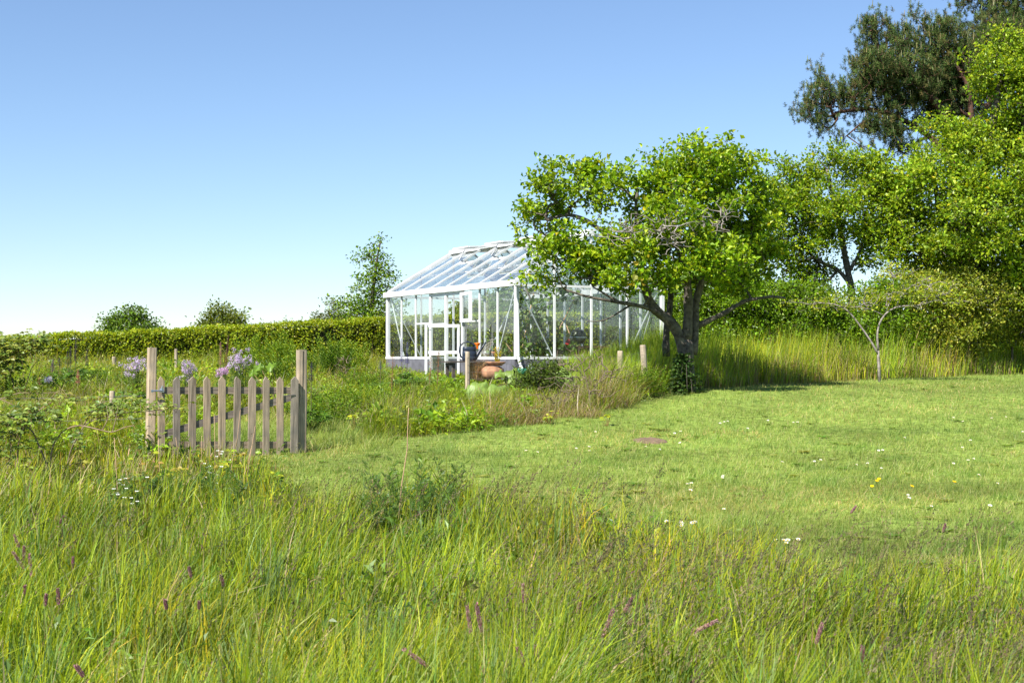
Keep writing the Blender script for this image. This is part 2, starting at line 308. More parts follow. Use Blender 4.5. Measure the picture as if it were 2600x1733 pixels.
# ------------------------------------------------------------------ greenhouse (local: X along gable, Y along the long wall, Z up from ground)
GN = np.array([.1, 31.0]); GA = math.atan2(3.35, 6.3); GW = 3.8; GL = 7.135; GZ = 1.1; Bz = .5; Ez = 2.08; Rz = 3.26
gu = np.array([math.cos(GA), math.sin(GA)]); gv = np.array([-math.sin(GA), math.cos(GA)])
def ghw(x, y, z=0): p = GN+gu*x+gv*y; return np.array([p[0], p[1], GZ+z])
def greenhouse():
    root = empty('greenhouse', (GN[0], GN[1], GZ), GA, 'white metal framed greenhouse with glass walls and pitched glass roof on a grey plinth', 'greenhouse')
    def bar(name, p, q, w_, h_, m=WHITE, up=(0, 0, 1), parent=root): return MB().bar(p, q, w_, h_, up).build(name, m, parent)
    W, L = GW, GL; nb = 8; ys = np.linspace(0, L, nb+1); nx = 4; xs = np.linspace(0, W, nx+1)
    mb = MB(); t = .1
    doorA, doorB = 2.68, 4.46
    for (c, s_) in [((0, doorA/2, (Bz-.06-.4)/2), (t, doorA, Bz-.06+.4)), ((0, (doorB+L)/2, (Bz-.06-.4)/2), (t, L-doorB, Bz-.06+.4)), ((W, L/2, (Bz-.06-.4)/2), (t, L, Bz-.06+.4)), ((W/2, 0, (Bz-.06-.4)/2), (W-t-.004, t, Bz-.06+.4)), ((W/2, L, (Bz-.06-.4)/2), (W-t-.004, t, Bz-.06+.4))]:
        mb.box(c, s_)
    mb.build('plinth', CONC, root)
    for (p, q) in [((0, -.05, Bz-.03), (0, doorA, Bz-.03)), ((0, doorB, Bz-.03), (0, L+.05, Bz-.03)), ((W, -.05, Bz-.03), (W, L+.05, Bz-.03)), ((.06, 0, Bz-.03), (W-.06, 0, Bz-.03)), ((.06, L, Bz-.03), (W-.06, L, Bz-.03))]:
        bar('sill', p, q, .11, .055)
    for x in (0, W):
        for y in (0, L):
            bar('corner_post', (x, y, Bz), (x, y, Ez), .085, .085)
    # gutters / eaves
    for x, o in ((0, -.03), (W, .03)):
        g = MB(); g.bar((x+o, -.1, Ez+.03), (x+o, L+.1, Ez+.03), .13, .13); g.build('gutter', WHITE, root)
    rd = MB(); rd.bar((W/2, -.07, Rz+.035), (W/2, L+.07, Rz+.035), .2, .10); rd.bar((W/2, -.07, Rz-.03), (W/2, L+.07, Rz-.03), .07, .06); rd.build('ridge_beam', WHITE, root)
    for i, y in enumerate(ys[1:-1]):
        if not (2.6 < y < 4.6): bar('glazing_bar', (0, y, Bz), (0, y, Ez-.035), .038, .04)
        bar('glazing_bar', (W, y, Bz), (W, y, Ez-.035), .045, .045)
    def zr(x): return Ez+.06+(Rz-Ez-.06)*(1-abs(x-W/2)/(W/2))
    for y in (0, L):
        for x in xs[1:-1]: bar('glazing_bar', (x, y, Bz), (x, y, zr(x)-.05), .045, .045, up=(0, 1, 0))
        bar('tie_rail', (.045, y, Ez-.02), (W-.045, y, Ez-.02), .04, .05)
    for i, y in enumerate(ys):
        big = i in (0, nb)
        for sx in (0, W):
            bar('rafter', (sx, y, Ez+.09), (W/2+(.05 if sx else -.05), y, Rz+.0), .075 if big else .032, .075 if big else .045)
    # braces
    for p, q in [((-.0, .12, Ez-.05), (0, .95, Bz+.02)), ((0, L-.1, Ez-.05), (0, L-.95, Bz+.02)), ((.1, 0, Ez-.1), (xs[1]-.04, 0, Bz+.03)), ((W-.1, 0, Ez-.1), (xs[3]+.04, 0, Bz+.03)), ((W, .12, Ez-.05), (W, .95, Bz+.02)), ((W, L-.1, Ez-.05), (W, L-.95, Bz+.02)), ((.1, L, Ez-.1), (xs[1]-.04, L, Bz+.03)), ((W-.1, L, Ez-.1), (xs[3]+.04, L, Bz+.03))]:
        d = A(p)-A(q); off = np.array([.035 if p[0] < W/2 and p[0] == 0 or (p[0]==-.0) else (-.035 if p[0] == W else 0), .035 if p[1] == 0 else (-.035 if p[1] == L else 0), 0])
        bar('brace', A(p)+off, A(q)+off, .022, .022)
    # cross ties inside the roof
    for y in ys[2:-1:2]:
        bar('cross_tie', (W*.22, y, Ez+.09+(Rz-Ez-.09)*.44-.05), (W*.78, y, Ez+.09+(Rz-Ez-.09)*.44-.05), .03, .03)
    for sx in (1, -1):
        xx = W/2-sx*W*.25; bar('purlin', (xx, .04, zr(xx)-.09), (xx, L-.04, zr(xx)-.09), .03, .04)
    # glass: walls
    def pane(P, parent=root, name='glass_pane', gm=GLASS):
        P = A(P, float); n_ = nrm(np.cross(P[1]-P[0], P[-1]-P[0])); k = len(P); V = np.concatenate([P+n_*.002, P-n_*.002])
        m_ = MB(); m_.add(V, np.zeros((0, 3), int)); m_.F += [np.arange(k)[None], (np.arange(k)[::-1]+k)[None]]
        m_.F.append(np.array([[i, k+i, k+(i+1) % k, (i+1) % k] for i in range(k)])); return m_.build(name, gm, parent)
    e = .024
    def wallpane(x, a, b): pane([(x, a+e, Bz), (x, b-e, Bz), (x, b-e, Ez-.035), (x, a+e, Ez-.035)])
    for i in range(nb):
        wallpane(W, ys[i], ys[i+1])
        if i not in (3, 4): wallpane(0, ys[i], ys[i+1])
    for y in (0, L):
        for i in range(nx):
            pane([(xs[i]+e, y, Bz), (xs[i+1]-e, y, Bz), (xs[i+1]-e, y, Ez-.05), (xs[i]+e, y, Ez-.05)])
            pane([(xs[i]+e, y, Ez+.01), (xs[i+1]-e, y, Ez+.01), (xs[i+1]-e, y, zr(xs[i+1]-e)-.06), (xs[i]+e, y, zr(xs[i]+e)-.06)])
    def rp(s_, tt, dz=0):   # roof point: side, fraction up the slope
        x = tt*W/2; return (x if s_ == 0 else W-x), Ez+.10+(Rz-Ez-.10)*tt+dz
    vents = {0: (1, 3, 5), 1: (2, 4, 6)}
    for s_ in (0, 1):
        for i in range(nb):
            top = .97 if i not in vents[s_] else .64
            for (t0, t1) in ((.0, .34), (.345, top)):
                (x0, z0), (x1, z1) = rp(s_, t0), rp(s_, t1); pane([(x0, ys[i]+e, z0), (x0, ys[i+1]-e, z0), (x1, ys[i+1]-e, z1), (x1, ys[i]+e, z1)], gm=ROOFGLASS)
            if i in vents[s_]:
                (x1, z1) = rp(s_, .64); bar('vent_sill', (x1, ys[i]+e, z1), (x1, ys[i+1]-e, z1), .05, .045)
                ln = W/2*.40; sg = -1 if s_ == 0 else 1; a = math.radians(3)
                hx, hz = W/2+sg*.1, Rz+.02; ex, ez = hx+sg*ln*math.cos(a), hz-ln*math.sin(a)
                f = MB(); y0, y1 = ys[i]+.01, ys[i+1]-.01
                f.bar((ex, y0, ez), (ex, y1, ez), .045, .03); f.bar((hx, y0, hz), (hx, y1, hz), .04, .03)
                for yy in (y0, y1): f.bar((hx+sg*.022, yy, hz), (ex-sg*.024, yy, ez), .035, .028)
                fo = f.build('roof_vent', WHITE, root)
                pane([(hx, y0+.02, hz), (hx, y1-.02, hz), (ex, y1-.02, ez), (ex, y0+.02, ez)], fo, gm=ROOFGLASS)
                ym = (y0+y1)/2; st = MB(); st.tube([(x1, ym, z1), ((x1+ex)/2+sg*.15, ym, z1+.06), (ex-sg*.12, ym, ez-.03)], .013, 6); st.build('vent_opener', GREYM, fo)
    # doorway: posts, side panel and split stable door standing open
    for y in ys[3:6]: bar('door_post', (0, y, -.25), (0, y, Ez-.035), .075 if y < 3 else .085, .06)
    bar('door_head', (0, ys[3]+.04, Ez-.08), (0, ys[5]-.045, Ez-.08), .05, .07)
    for z in (Bz+.78, Bz+.06): bar('door_rail', (0, ys[4]+.045, z), (0, ys[5]-.045, z), .05, .055)
    pane([(0, ys[4]+.04, -.1), (0, ys[5]-.04, -.1), (0, ys[5]-.04, Ez-.12), (0, ys[4]+.04, Ez-.12)])
    for k in (1, 2): bar('wall_rail', (0, ys[k*4-k*2]*0+[0, ys[2], ys[5]][k]+.03, Bz+.82), (0, [0, ys[3], ys[6]][k]-.03, Bz+.82), .03, .035)
    def leaf(name, hinge, wd, z0, z1, ang, rails, handle):
        d = np.array([math.cos(ang), math.sin(ang)]); P = lambda s_, z: (hinge[0]+d[0]*s_, hinge[1]+d[1]*s_, z)
        f = MB(); 
        for s_ in (.04, wd-.04): f.bar(P(s_, z0), P(s_, z1), .075, .045, up=(d[0], d[1], 0))
        for z in (z0+.04, z1-.04)+rails: f.bar(P(.078, z), P(wd-.078, z), .04, .075)
        o = f.build(name, WHITE, root); pane([P(.075, z0+.075), P(wd-.075, z0+.075), P(wd-.075, z1-.075), P(.075, z1-.075)], o)
        if handle:
            h = MB(); h.bar(P(wd-.04, z1-.3), P(wd-.04, z1-.1), .05, .01, up=(d[1], -d[0], 0))
            n_ = np.array([d[1], -d[0], 0]) if True else 0
            for V in h.V: V += n_*.03
            a = A(P(wd-.04, z1-.14))+n_*.04; h.tube([a, a+n_*.03, a+n_*.03-np.array([d[0], d[1], 0])*.14], .009, 6); h.build('handle', GALV, o)
    leaf('lower_door', (-.05, 2.72), .86, -.28, Bz+.76, math.radians(169), (Bz+.1,), True)
    leaf('upper_door', (-.05, 2.66), .86, Bz+.80, Ez-.08, math.radians(259), (), False)
    # downpipe at the near corner
    dp = MB(); dp.tube([(-.06, -.06, Ez-.02), (-.06, -.07, Ez-.3), (-.02, -.085, Ez-.45), (.0, -.085, Bz+.05), (.01, -.11, Bz-.12), (.05, -.2, Bz-.32)], .032, 10); dp.build('downpipe', GREYM if False else WHITE, root)
    return root
greenhouse()
# ------------------------------------------------------------------ trees
def lobes_pts(lobes, N, d, rng, gap=.42, shell=.5, seed=0, dz=1.0):
    """lobes: (px, py, rx, ry[, depth offset m]) read off the photograph, turned into ellipsoids of real size at depth d"""
    cs, rs = [], []
    for l in lobes:
        dd = d+(l[4] if len(l) > 4 else 0); cs.append(at(l[0], l[1], dd)); rx = l[2]/F*dd; ry = l[3]/F*dd; rs.append((rx, max(.5*(rx+ry), .5*rx)*dz, ry))
    cs = A(cs); rs = A(rs); w_ = (rs[:, 0]*rs[:, 2])*(rs[:, 1]**.5); k = rng.choice(len(cs), N*4, p=w_/w_.sum())
    # foliage hangs in sprays: small flattened pads scattered through each lobe, with air between them
    m = max(10, int(N/7)); kc = rng.choice(len(cs), m, p=w_/w_.sum()); u = nrm(rng.normal(0, 1, (m, 3))); r = rng.random((m, 1))**shell*1.08
    pc = cs[kc]+u*rs[kc]*r; pr = (.13+.2*rng.random((m, 1)))*min(1.6, max(.7, d/34)); pr = np.minimum(pr, .33*(rs[kc][:, :1]+rs[kc][:, 2:])*.5+.05); j = rng.integers(0, m, N); q = rng.normal(0, 1, (N, 3))*A([1.15, 1.15, .5]); q[:, 2] += .25*np.abs(q[:, 0])
    P = pc[j]+q*pr[j]*.85; f = int(N*.2); k2 = rng.choice(len(cs), f, p=w_/w_.sum()); P[:f] = cs[k2]+nrm(rng.normal(0, 1, (f, 3)))*rs[k2]*(rng.random((f, 1))**.55)*1.12
    return P
def skel(limbs, d):
    """limbs: list of (r0, r1, [(px, py, depth offset), ...])"""
    out = []
    for r0, r1, pts in limbs:
        P = A([at(p[0], p[1], d+(p[2] if len(p) > 2 else 0)) for p in pts]); L = np.linalg.norm(np.diff(P, axis=0), axis=1); t = np.concatenate([[0], np.cumsum(L)])
        n_ = max(3, int(t[-1]/.14)+1); tt = np.linspace(0, t[-1], n_); Q_ = np.stack([np.interp(tt, t, P[:, i]) for i in range(3)], 1)
        for _ in range(2): Q_[1:-1] = .5*Q_[1:-1]+.25*(Q_[:-2]+Q_[2:])
        out.append((Q_, np.linspace(r0, r1, n_)))
    return out
def grow(sk, pts, rng, step=.2, wob=.05, sag=.0, maxr=.04, tip=.003):
    pos = []; par = []; lim = []
    for P, r in sk:
        b = len(pos)
        for i in range(len(P)):
            pos.append(P[i]); par.append(b+i-1 if i else -1); lim.append(r[i])
    pos = [np.array(p) for p in pos]; arr = np.zeros((len(pos)+len(pts)*25+10, 3)); n = len(pos); arr[:n] = pos; n0 = n
    dist = np.array([np.min(np.linalg.norm(arr[:n0]-p, axis=1)) for p in pts]); order = np.argsort(dist); tips = []
    par = list(par); lim = list(lim)
    for k in order:
        p = pts[k]; dd = np.linalg.norm(arr[:n]-p, axis=1); pen = np.where(arr[:n, 2] > p[2], .5*(arr[:n, 2]-p[2]), 0); j = int(np.argmin(dd+pen)); L = dd[j]
        if L < .06: continue
        m = min(24, max(1, int(L/step))); a = arr[j].copy(); off = rng.normal(0, wob, (m+1, 3)); prev = j
        if n+m >= len(arr): break
        for i in range(1, m+1):
            t = i/m; q = a+(p-a)*t; q = q+off[i]*(1 if i < m else 0); q[2] += math.sin(t*math.pi)*L*.08-sag*t*t*L
            arr[n] = q; par.append(prev); lim.append(0); prev = n; n += 1
        tips.append(prev)
    arr = arr[:n]; par = A(par); lim = A(lim); cnt = np.ones(n)
    for i in range(n-1, n0-1, -1): cnt[par[i]] += cnt[i] if par[i] >= n0 else 0
    rad = np.where(np.arange(n) < n0, lim, np.minimum(tip*np.sqrt(cnt), maxr))
    return arr, par, rad, n0, cnt
def wood_mesh(sk, g, sides=4, big=9):
    arr, par, rad, n0, cnt = g; mb = MB()
    for P, r in sk: mb.tube(P, r*(1+.08*np.sin(np.arange(len(r))*1.7)), big)
    i = np.arange(n0, len(arr)); mb.frusta(arr[par[i]], arr[i], np.minimum(rad[par[i]], rad[i]*1.5), rad[i], sides); return mb
def leaf_cloud(g, rng, n_leaf, L, W, cols, spread=.09, wts=None, cmax=8, up=1.0, mb=None, fold=.3, d6=False, clump=.25, seed=3, drop=0):
    arr, par, rad, n0, cnt = g; nod = np.arange(n0, len(arr))[cnt[n0:] <= cmax]; base = arr[nod]
    den = .35+1.3*vn3(base, .35, seed); k = rng.poisson(n_leaf*den); idx = np.repeat(np.arange(len(base)), k); N = len(idx)
    off = rng.normal(0, 1, (N, 3)); P = base[idx]+off*spread*A([1, 1, .8]); dr = nrm(off)*.8+rng.normal(0, .5, (N, 3)); dr[:, 2] += .25-drop
    nu = rng.normal(0, .62, (N, 3)); nu[:, 2] += up; nu[:, 0] -= .2; nu[:, 1] -= .25
    c = pick(rng, N, cols, .14, wts); tone = 1+clump*2*(vn3(P, .8, seed+4)[:, None]-.5); c = np.clip(c*tone, 0, 1)
    mb = mb or MB(); Ls = L*(.5+.95*rng.random(N)**1.3)
    (mb.leaves6 if d6 else mb.leaves)(P, dr, nu, Ls, Ls*W/L, fold, c); return mb
def tree(name, label, cat, d, base, lobes, limbs, npts, n_leaf, L, W, cols, seed, spread=.09, wts=None, gap=.42, group=None, bark=None, up=1.0, cmax=8, shell=.5, clump=.25, extra=None, step=.2, drop=0, dz=1.0, wob=.05):
    npts *= 1.9; n_leaf *= 1.15; L *= 1.16; W *= 1.16; cols = [(c[0]*1.52, c[1]*1.48, c[2]*.8) for c in cols]
    rng = R_(seed); b = at(base[0], base[1], d); b[2] = float(gz(b[0], b[1])); root = empty(name, b, 0, label, cat, group)
    sk = skel(limbs, d); sk[0][0][0][2] = b[2]-.15
    pts = lobes_pts(lobes, int(npts), d, rng, gap, shell, seed % 9, dz); g = grow(sk, pts, rng, step, wob)
    shift(wood_mesh(sk, g), b).build('trunk', bark or BARK, root, True)
    shift(leaf_cloud(g, rng, n_leaf*Q, L, W, cols, spread, wts, cmax, up, seed=seed % 11, clump=clump, drop=drop), b).build('crown', LEAF, root)
    if extra: extra(root, b, sk, g, rng)
    return root
AP = [(.12, .21, .012), (.19, .28, .015), (.065, .13, .012), (.28, .36, .03), (.33, .30, .03)]
def apple_extra(root, b, sk, g, rng):
    # bare lichen-grey twigs in the middle of the crown
    for lim, lob, n_ in ((((.012, .004, [(1734, 658, -.2), (1715, 610, -.9), (1690, 575, -1.4)])), [(1690, 575, 75, 50, -1.4), (1725, 605, 70, 40, -1.3)], 190), ((.01, .004, [(1745, 680, -.2), (1800, 600, -.8), (1830, 550, -1.3)]), [(1815, 560, 70, 45, -1.2)], 110), ((.009, .004, [(1640, 660, -.1), (1610, 610, -1.0), (1590, 580, -1.4)]), [(1595, 590, 60, 45, -1.4)], 100)):
        g2 = grow(skel([lim], 27), lobes_pts(lob, n_, 27, rng, .2, .6), rng, .12, .04, tip=.0032); shift(wood_mesh(skel([lim], 27), g2, 4, 5), b).build('dead_bough', TWIG, root)
    mb = MB(); P = at(1612, 690, 26)+rng.normal(0, 1, (34, 3))*A([.13, .12, .25]); c = pick(rng, 34, [(.35, .42, .06), (.5, .42, .05), (.2, .32, .05)])
    mb.leaves6(P, rng.normal(0, 1, (34, 3))+A([0, -.4, -.3]), rng.normal(0, .5, (34, 3))+A([0, -.6, 1]), .12+.05*rng.random(34), .11, .15, c)
    shift(mb, b).build('sprout_leaves', LEAF, root)
tree('apple_tree', 'old spreading apple tree with forked lichened trunk leaning over the greenhouse gable', 'tree', 27, (1745, 975),
     [(1490, 425, 62, 34), (1400, 470, 58, 50, -.4), (1345, 520, 50, 34, .2), (1318, 575, 32, 32), (1390, 560, 70, 50, .4), (1480, 500, 85, 55, .3), (1560, 480, 60, 38, -.5),
      (1440, 640, 85, 50, -.8), (1385, 690, 55, 42, -.6), (1500, 690, 95, 52, -.9), (1580, 650, 75, 55, -.8), (1600, 730, 65, 34, -.7), (1760, 400, 48, 50), (1700, 430, 78, 58, .3), (1830, 400, 45, 40, .2), (1790, 440, 100, 55, -.3),
      (1640, 510, 85, 65, .6), (1730, 520, 120, 80, -.2), (1850, 500, 85, 80, .4), (1900, 590, 70, 85, .7), (1800, 620, 120, 75, .4), (1680, 640, 85, 65, .8), (1850, 700, 90, 60, .8), (1760, 720, 70, 45, 1.1), (1640, 590, 70, 55, -.6), (1800, 680, 70, 50, -.9), (1700, 700, 45, 30, -.7), (1860, 640, 60, 50, -.9), (1740, 570, 60, 60, -1.0), (1930, 390, 18, 34, .3), (1890, 440, 45, 45, .2)],
     [(.15, .11, [(1748, 985), (1746, 930), (1744, 862)]), (.10, .06, [(1744, 862), (1749, 775), (1745, 710), (1734, 658, -.1), (1715, 600, -.1), (1700, 540)]),
      (.12, .06, [(1742, 905), (1725, 850), (1705, 815, -.1), (1666, 793, -.2), (1645, 762, -.2), (1632, 710, -.2), (1619, 641, -.3)]), (.06, .028, [(1619, 641, -.3), (1585, 622, -.4), (1554, 606, -.4), (1520, 580, -.3), (1493, 560, -.2), (1440, 540), (1390, 560)]),
      (.05, .025, [(1619, 641, -.3), (1625, 590, -.3), (1612, 530, -.2), (1620, 480)]), (.05, .018, [(1690, 808, -.1), (1650, 782, -.5), (1619, 775, -.7), (1571, 767, -.8), (1540, 762, -.9), (1484, 752, -.9), (1436, 735, -.8)]),
      (.03, .012, [(1571, 767, -.8), (1535, 745, -.9), (1505, 728, -.9)]), (.022, .008, [(1600, 775, -.7), (1560, 800, -.8), (1528, 820, -.9), (1490, 815, -.9)]),
      (.09, .05, [(1758, 900, .1), (1764, 862, .1), (1764, 775, .2), (1774, 735, .2), (1784, 710, .2), (1800, 650, .3), (1815, 580, .3)]), (.06, .02, [(1768, 830, .2), (1800, 812, .2), (1830, 800, .3), (1857, 784, .4), (1888, 762, .4), (1930, 757, .4), (1965, 750, .5), (1995, 757, .5)]),
      (.035, .015, [(1784, 710, .2), (1840, 690, .4), (1890, 640, .5)]), (.075, .05, [(1692, 905, .7), (1690, 860, .7), (1695, 819, .7), (1705, 754, .8), (1700, 690, .8)]), (.035, .012, [(1700, 540), (1720, 470), (1755, 400)]), (.03, .012, [(1815, 580, .3), (1850, 500, .3), (1880, 450, .2)])],
     950, 8.6, .078, .056, AP, 11, .075, (4, 4, 3, 1.5, .12), .40, extra=apple_extra)
GT = [(.12, .21, .014), (.19, .27, .016), (.065, .12, .012), (.27, .33, .03)]
tree('leafy_tree', 'bright green leafy tree with dark trunk showing through a sky gap behind the apple tree', 'tree', 36.5, (2166, 900),
     [(2110, 410, 50, 34), (2150, 440, 90, 50, .5), (2050, 450, 50, 50), (2215, 425, 38, 34), (2010, 520, 70, 70), (2110, 520, 80, 70, -.4), (2060, 600, 85, 60), (2000, 660, 75, 65, .4), (2080, 690, 65, 50, .4), (1960, 590, 55, 75), (2170, 500, 50, 60, .6), (2020, 740, 70, 45, .6), (2210, 560, 45, 60), (2200, 660, 28, 60, .2), (2100, 570, 60, 50, .3), (1990, 430, 30, 30), (1900, 690, 70, 70), (1940, 740, 80, 50), (1870, 620, 60, 60), (1965, 490, 55, 60), (2185, 590, 50, 45), (2230, 500, 45, 60), (2080, 750, 60, 30)],
     [(.13, .09, [(2168, 905), (2166, 820), (2162, 733)]), (.09, .05, [(2162, 733), (2149, 668), (2141, 626), (2130, 560), (2110, 480), (2100, 430)]), (.06, .03, [(2160, 722), (2126, 680), (2091, 671), (2050, 640), (2020, 580)]), (.05, .02, [(2155, 690), (2185, 640), (2200, 560), (2170, 470)])],
     760, 12, .07, .05, GT, 21, .1, (4, 4, 2.4, 1.5), .40, wob=.06)
tree('pear_tree', 'tall dense pale green tree filling the right edge in front of the pines', 'tree', 36, (2480, 900),
     [(2530, 110, 28, 34), (2590, 120, 45, 45), (2510, 200, 45, 55), (2580, 230, 60, 90), (2640, 200, 50, 110), (2405, 320, 52, 42), (2470, 370, 85, 55), (2570, 350, 85, 70, .5), (2350, 420, 62, 55), (2430, 470, 105, 75, -.6), (2560, 470, 110, 90), (2300, 500, 60, 70), (2350, 580, 95, 85, .2), (2480, 590, 120, 90, -.7), (2600, 600, 90, 110), (2270, 600, 55, 60, .3), (2280, 690, 60, 55, .5), (2400, 690, 110, 70, .3), (2540, 710, 120, 75), (2640, 450, 60, 140), (2250, 440, 40, 40)],
     [(.2, .15, [(2480, 930), (2478, 820), (2470, 720)]), (.14, .07, [(2470, 720), (2480, 600), (2500, 470), (2520, 330), (2540, 200), (2535, 120)]), (.1, .04, [(2470, 720), (2420, 620), (2380, 520), (2370, 430)]), (.09, .04, [(2475, 680), (2540, 600), (2580, 500), (2600, 380), (2600, 200)]), (.06, .03, [(2440, 700), (2360, 660), (2300, 620)])],
     1500, 13.5, .078, .056, [(.14, .22, .02), (.22, .3, .025), (.07, .13, .015), (.28, .38, .05), (.42, .36, .05)], 31, .12, (4, 4, 2.6, 1.2, .12), .36, wob=.07)
# pines
def pine(label, d, base, lobes, limbs, npts, seed, cone=True):
    rng = R_(seed); b = at(base[0], base[1], d); b[2] = float(gz(b[0], b[1])); root = empty('pine_tree', b, 0, label, 'pine tree')
    sk = skel(limbs, d); sk[0][0][0][2] = b[2]-.2; pts = lobes_pts(lobes, npts, d, rng, .36, .6, seed % 9); g = grow(sk, pts, rng, .26, .06, sag=-.06, maxr=.05, tip=.005)
    shift(wood_mesh(sk, g), b).build('trunk', PBARK, root, True)
    arr, par, rad, n0, cnt = g; nod = np.arange(n0, len(arr))[cnt[n0:] <= 5]; B0 = arr[nod]; B0 = B0[np.repeat(np.arange(len(B0)), 4)]+rng.normal(0, .12, (len(B0)*4, 3)); B0 = B0[vn3(B0, .5, 2) > .26]
    n = len(B0); D = nrm(rng.normal(0, .32, (n, 3))+A([-.12, -.05, 1.0])); SL = .09+.13*rng.random(n); shp = MB(); shp.frusta(B0, B0+D*SL[:, None], .006, .003, 3, (.2, .13, .06))
    k = 38; t = rng.random((n, k)); rr = nrm(rng.normal(0, 1, (n, k, 3))); P = B0[:, None]+D[:, None]*(SL[:, None]*t)[..., None]; nd = nrm(rr*1.0+D[:, None]*.5); N = n*k
    c = pick(rng, n, [(.065, .11, .028), (.11, .165, .04), (.035, .065, .02), (.15, .15, .045)], .12, (4, 3, 2, 1.3)); c = np.repeat(c, k, 0)
    mb = MB(); mb.leaves(P.reshape(-1, 3), nd.reshape(-1, 3), rng.normal(0, 1, (N, 3)), .07+.03*rng.random(N), .012, 0, c, 0); shift(mb, b).build('needles', NEEDLE, root)
    # pale new candles standing up on the tips
    q = rng.random(n) < .12; cd = MB(); Q0 = (B0+D*SL[:, None])[q]; m = len(Q0); cd.frusta(Q0, Q0+A([0, 0, 1])*(.08+.13*rng.random((m, 1)))+rng.normal(0, .012, (m, 3)), .012, .006, 4, pick(rng, m, [(.3, .27, .13), (.22, .25, .1)]))
    tag(shift(cd, b).build('shoots', DRY, root), kind='stuff'); shift(shp, b).build('twigs', DRY, root)
    return root
pine('broad dark pine with orange bark and upright pale shoots at the upper right', 41, (2470, 900),
     [(2062, 288, 38, 30), (2100, 270, 50, 42), (2160, 255, 60, 50, .6), (2088, 180, 10, 28), (2098, 218, 24, 22), (2215, 70, 15, 45), (2222, 130, 38, 45), (2210, 200, 45, 60, .5), (2290, 110, 40, 42), (2325, 55, 10, 22), (2270, 175, 70, 55, -.5), (2385, 90, 50, 45), (2400, 150, 85, 60, .4), (2340, 220, 95, 60, .5), (2250, 270, 75, 40, .3), (2460, 220, 90, 80, .6), (2390, 270, 80, 45, .8), (2530, 140, 70, 90, 1), (2090, 330, 22, 14), (2130, 350, 40, 10), (2210, 330, 60, 18), (2280, 330, 80, 22), (2290, 390, 50, 24), (2200, 375, 40, 16), (2450, 310, 80, 40, .6)],
     [(.22, .17, [(2470, 930), (2466, 700), (2450, 480)]), (.15, .07, [(2450, 480), (2410, 330), (2385, 270), (2335, 210), (2280, 175), (2240, 140), (2215, 90)]), (.11, .05, [(2450, 440), (2360, 345), (2320, 318), (2250, 285), (2190, 275), (2130, 285)]), (.1, .05, [(2450, 470), (2470, 330), (2460, 220), (2400, 120)]), (.05, .02, [(2360, 345), (2310, 370), (2290, 400)]), (.04, .02, [(2250, 285), (2190, 310), (2150, 345)]), (.08, .04, [(2470, 330), (2530, 230), (2560, 120)])], 3300, 41)
pine('second dark pine cut off by the top right corner behind the broad pine', 47, (2600, 900),
     [(2445, 12, 30, 18), (2480, 55, 45, 40), (2545, 30, 60, 50), (2600, 80, 70, 80), (2540, 130, 60, 50), (2480, -30, 50, 40), (2580, -60, 90, 80), (2620, 180, 60, 70), (2500, 100, 40, 30)],
     [(.24, .2, [(2620, 930), (2615, 600), (2600, 300)]), (.18, .08, [(2600, 300), (2590, 150), (2580, 30), (2570, -100)]), (.08, .03, [(2592, 160), (2540, 90), (2490, 40)]), (.08, .03, [(2590, 100), (2640, 40), (2660, 0)]), (.06, .03, [(2583, 30), (2530, 0), (2470, -10)])], 1700, 43)
# trees and bushes beyond the hedge
tree('beech_tree', 'tiered young beech tree rising above the hedge beside the greenhouse', 'tree', 45, (935, 880),
     [(962, 625, 20, 16), (940, 645, 25, 18), (975, 650, 22, 18), (905, 672, 18, 9), (960, 680, 36, 20), (945, 712, 48, 18), (985, 715, 38, 16), (900, 735, 22, 10), (960, 745, 55, 20), (1000, 735, 20, 10), (925, 775, 62, 24), (975, 785, 55, 26), (880, 770, 26, 14), (895, 800, 50, 22), (960, 815, 70, 26)],
     [(.12, .08, [(938, 900), (940, 820), (945, 760)]), (.07, .02, [(945, 760), (952, 700), (960, 640), (966, 615)])], 330, 4.2, .075, .055, [(.1, .19, .015), (.16, .25, .02), (.05, .1, .012), (.22, .3, .03)], 51, .11, (4, 3, 3, .8), .3, step=.22)
tree('oak_tree', 'rounded green tree with a raised left crown standing behind the left end of the hedge', 'tree', 55, (330, 900),
     [(338, 800, 24, 22), (320, 818, 38, 20), (282, 830, 30, 18), (360, 828, 36, 18), (390, 832, 14, 8), (330, 850, 75, 22)], [(.12, .08, [(330, 915), (331, 870), (332, 840)]), (.06, .02, [(332, 840), (336, 815), (338, 790)])], 230, 6, .085, .065, [(.075, .14, .025), (.11, .18, .03), (.05, .09, .02)], 52, .13, None, .3, step=.25)
tree('round_tree', 'dome shaped olive green tree behind the middle of the hedge', 'tree', 58, (565, 890),
     [(565, 795, 30, 18), (540, 812, 26, 18), (595, 812, 26, 20), (568, 825, 52, 20), (568, 845, 60, 20)], [(.12, .08, [(567, 905), (566, 860), (566, 840)]), (.06, .02, [(566, 840), (565, 815), (565, 790)])], 230, 5.5, .08, .06, [(.11, .15, .03), (.15, .19, .045), (.07, .1, .025)], 53, .13, None, .3, step=.25)
tree('bush', 'small grey green bush peeping over the hedge left of the beech tree', 'bush', 50, (845, 890),
     [(842, 790, 14, 20), (858, 800, 18, 26), (838, 815, 24, 16), (808, 805, 9, 12), (812, 820, 16, 14), (870, 820, 24, 24)], [(.05, .03, [(845, 895), (845, 850), (848, 820)]), (.03, .01, [(848, 820), (850, 790)])], 140, 4.5, .06, .045, [(.09, .12, .06), (.12, .15, .08), (.06, .08, .04)], 54, .11, None, .3)
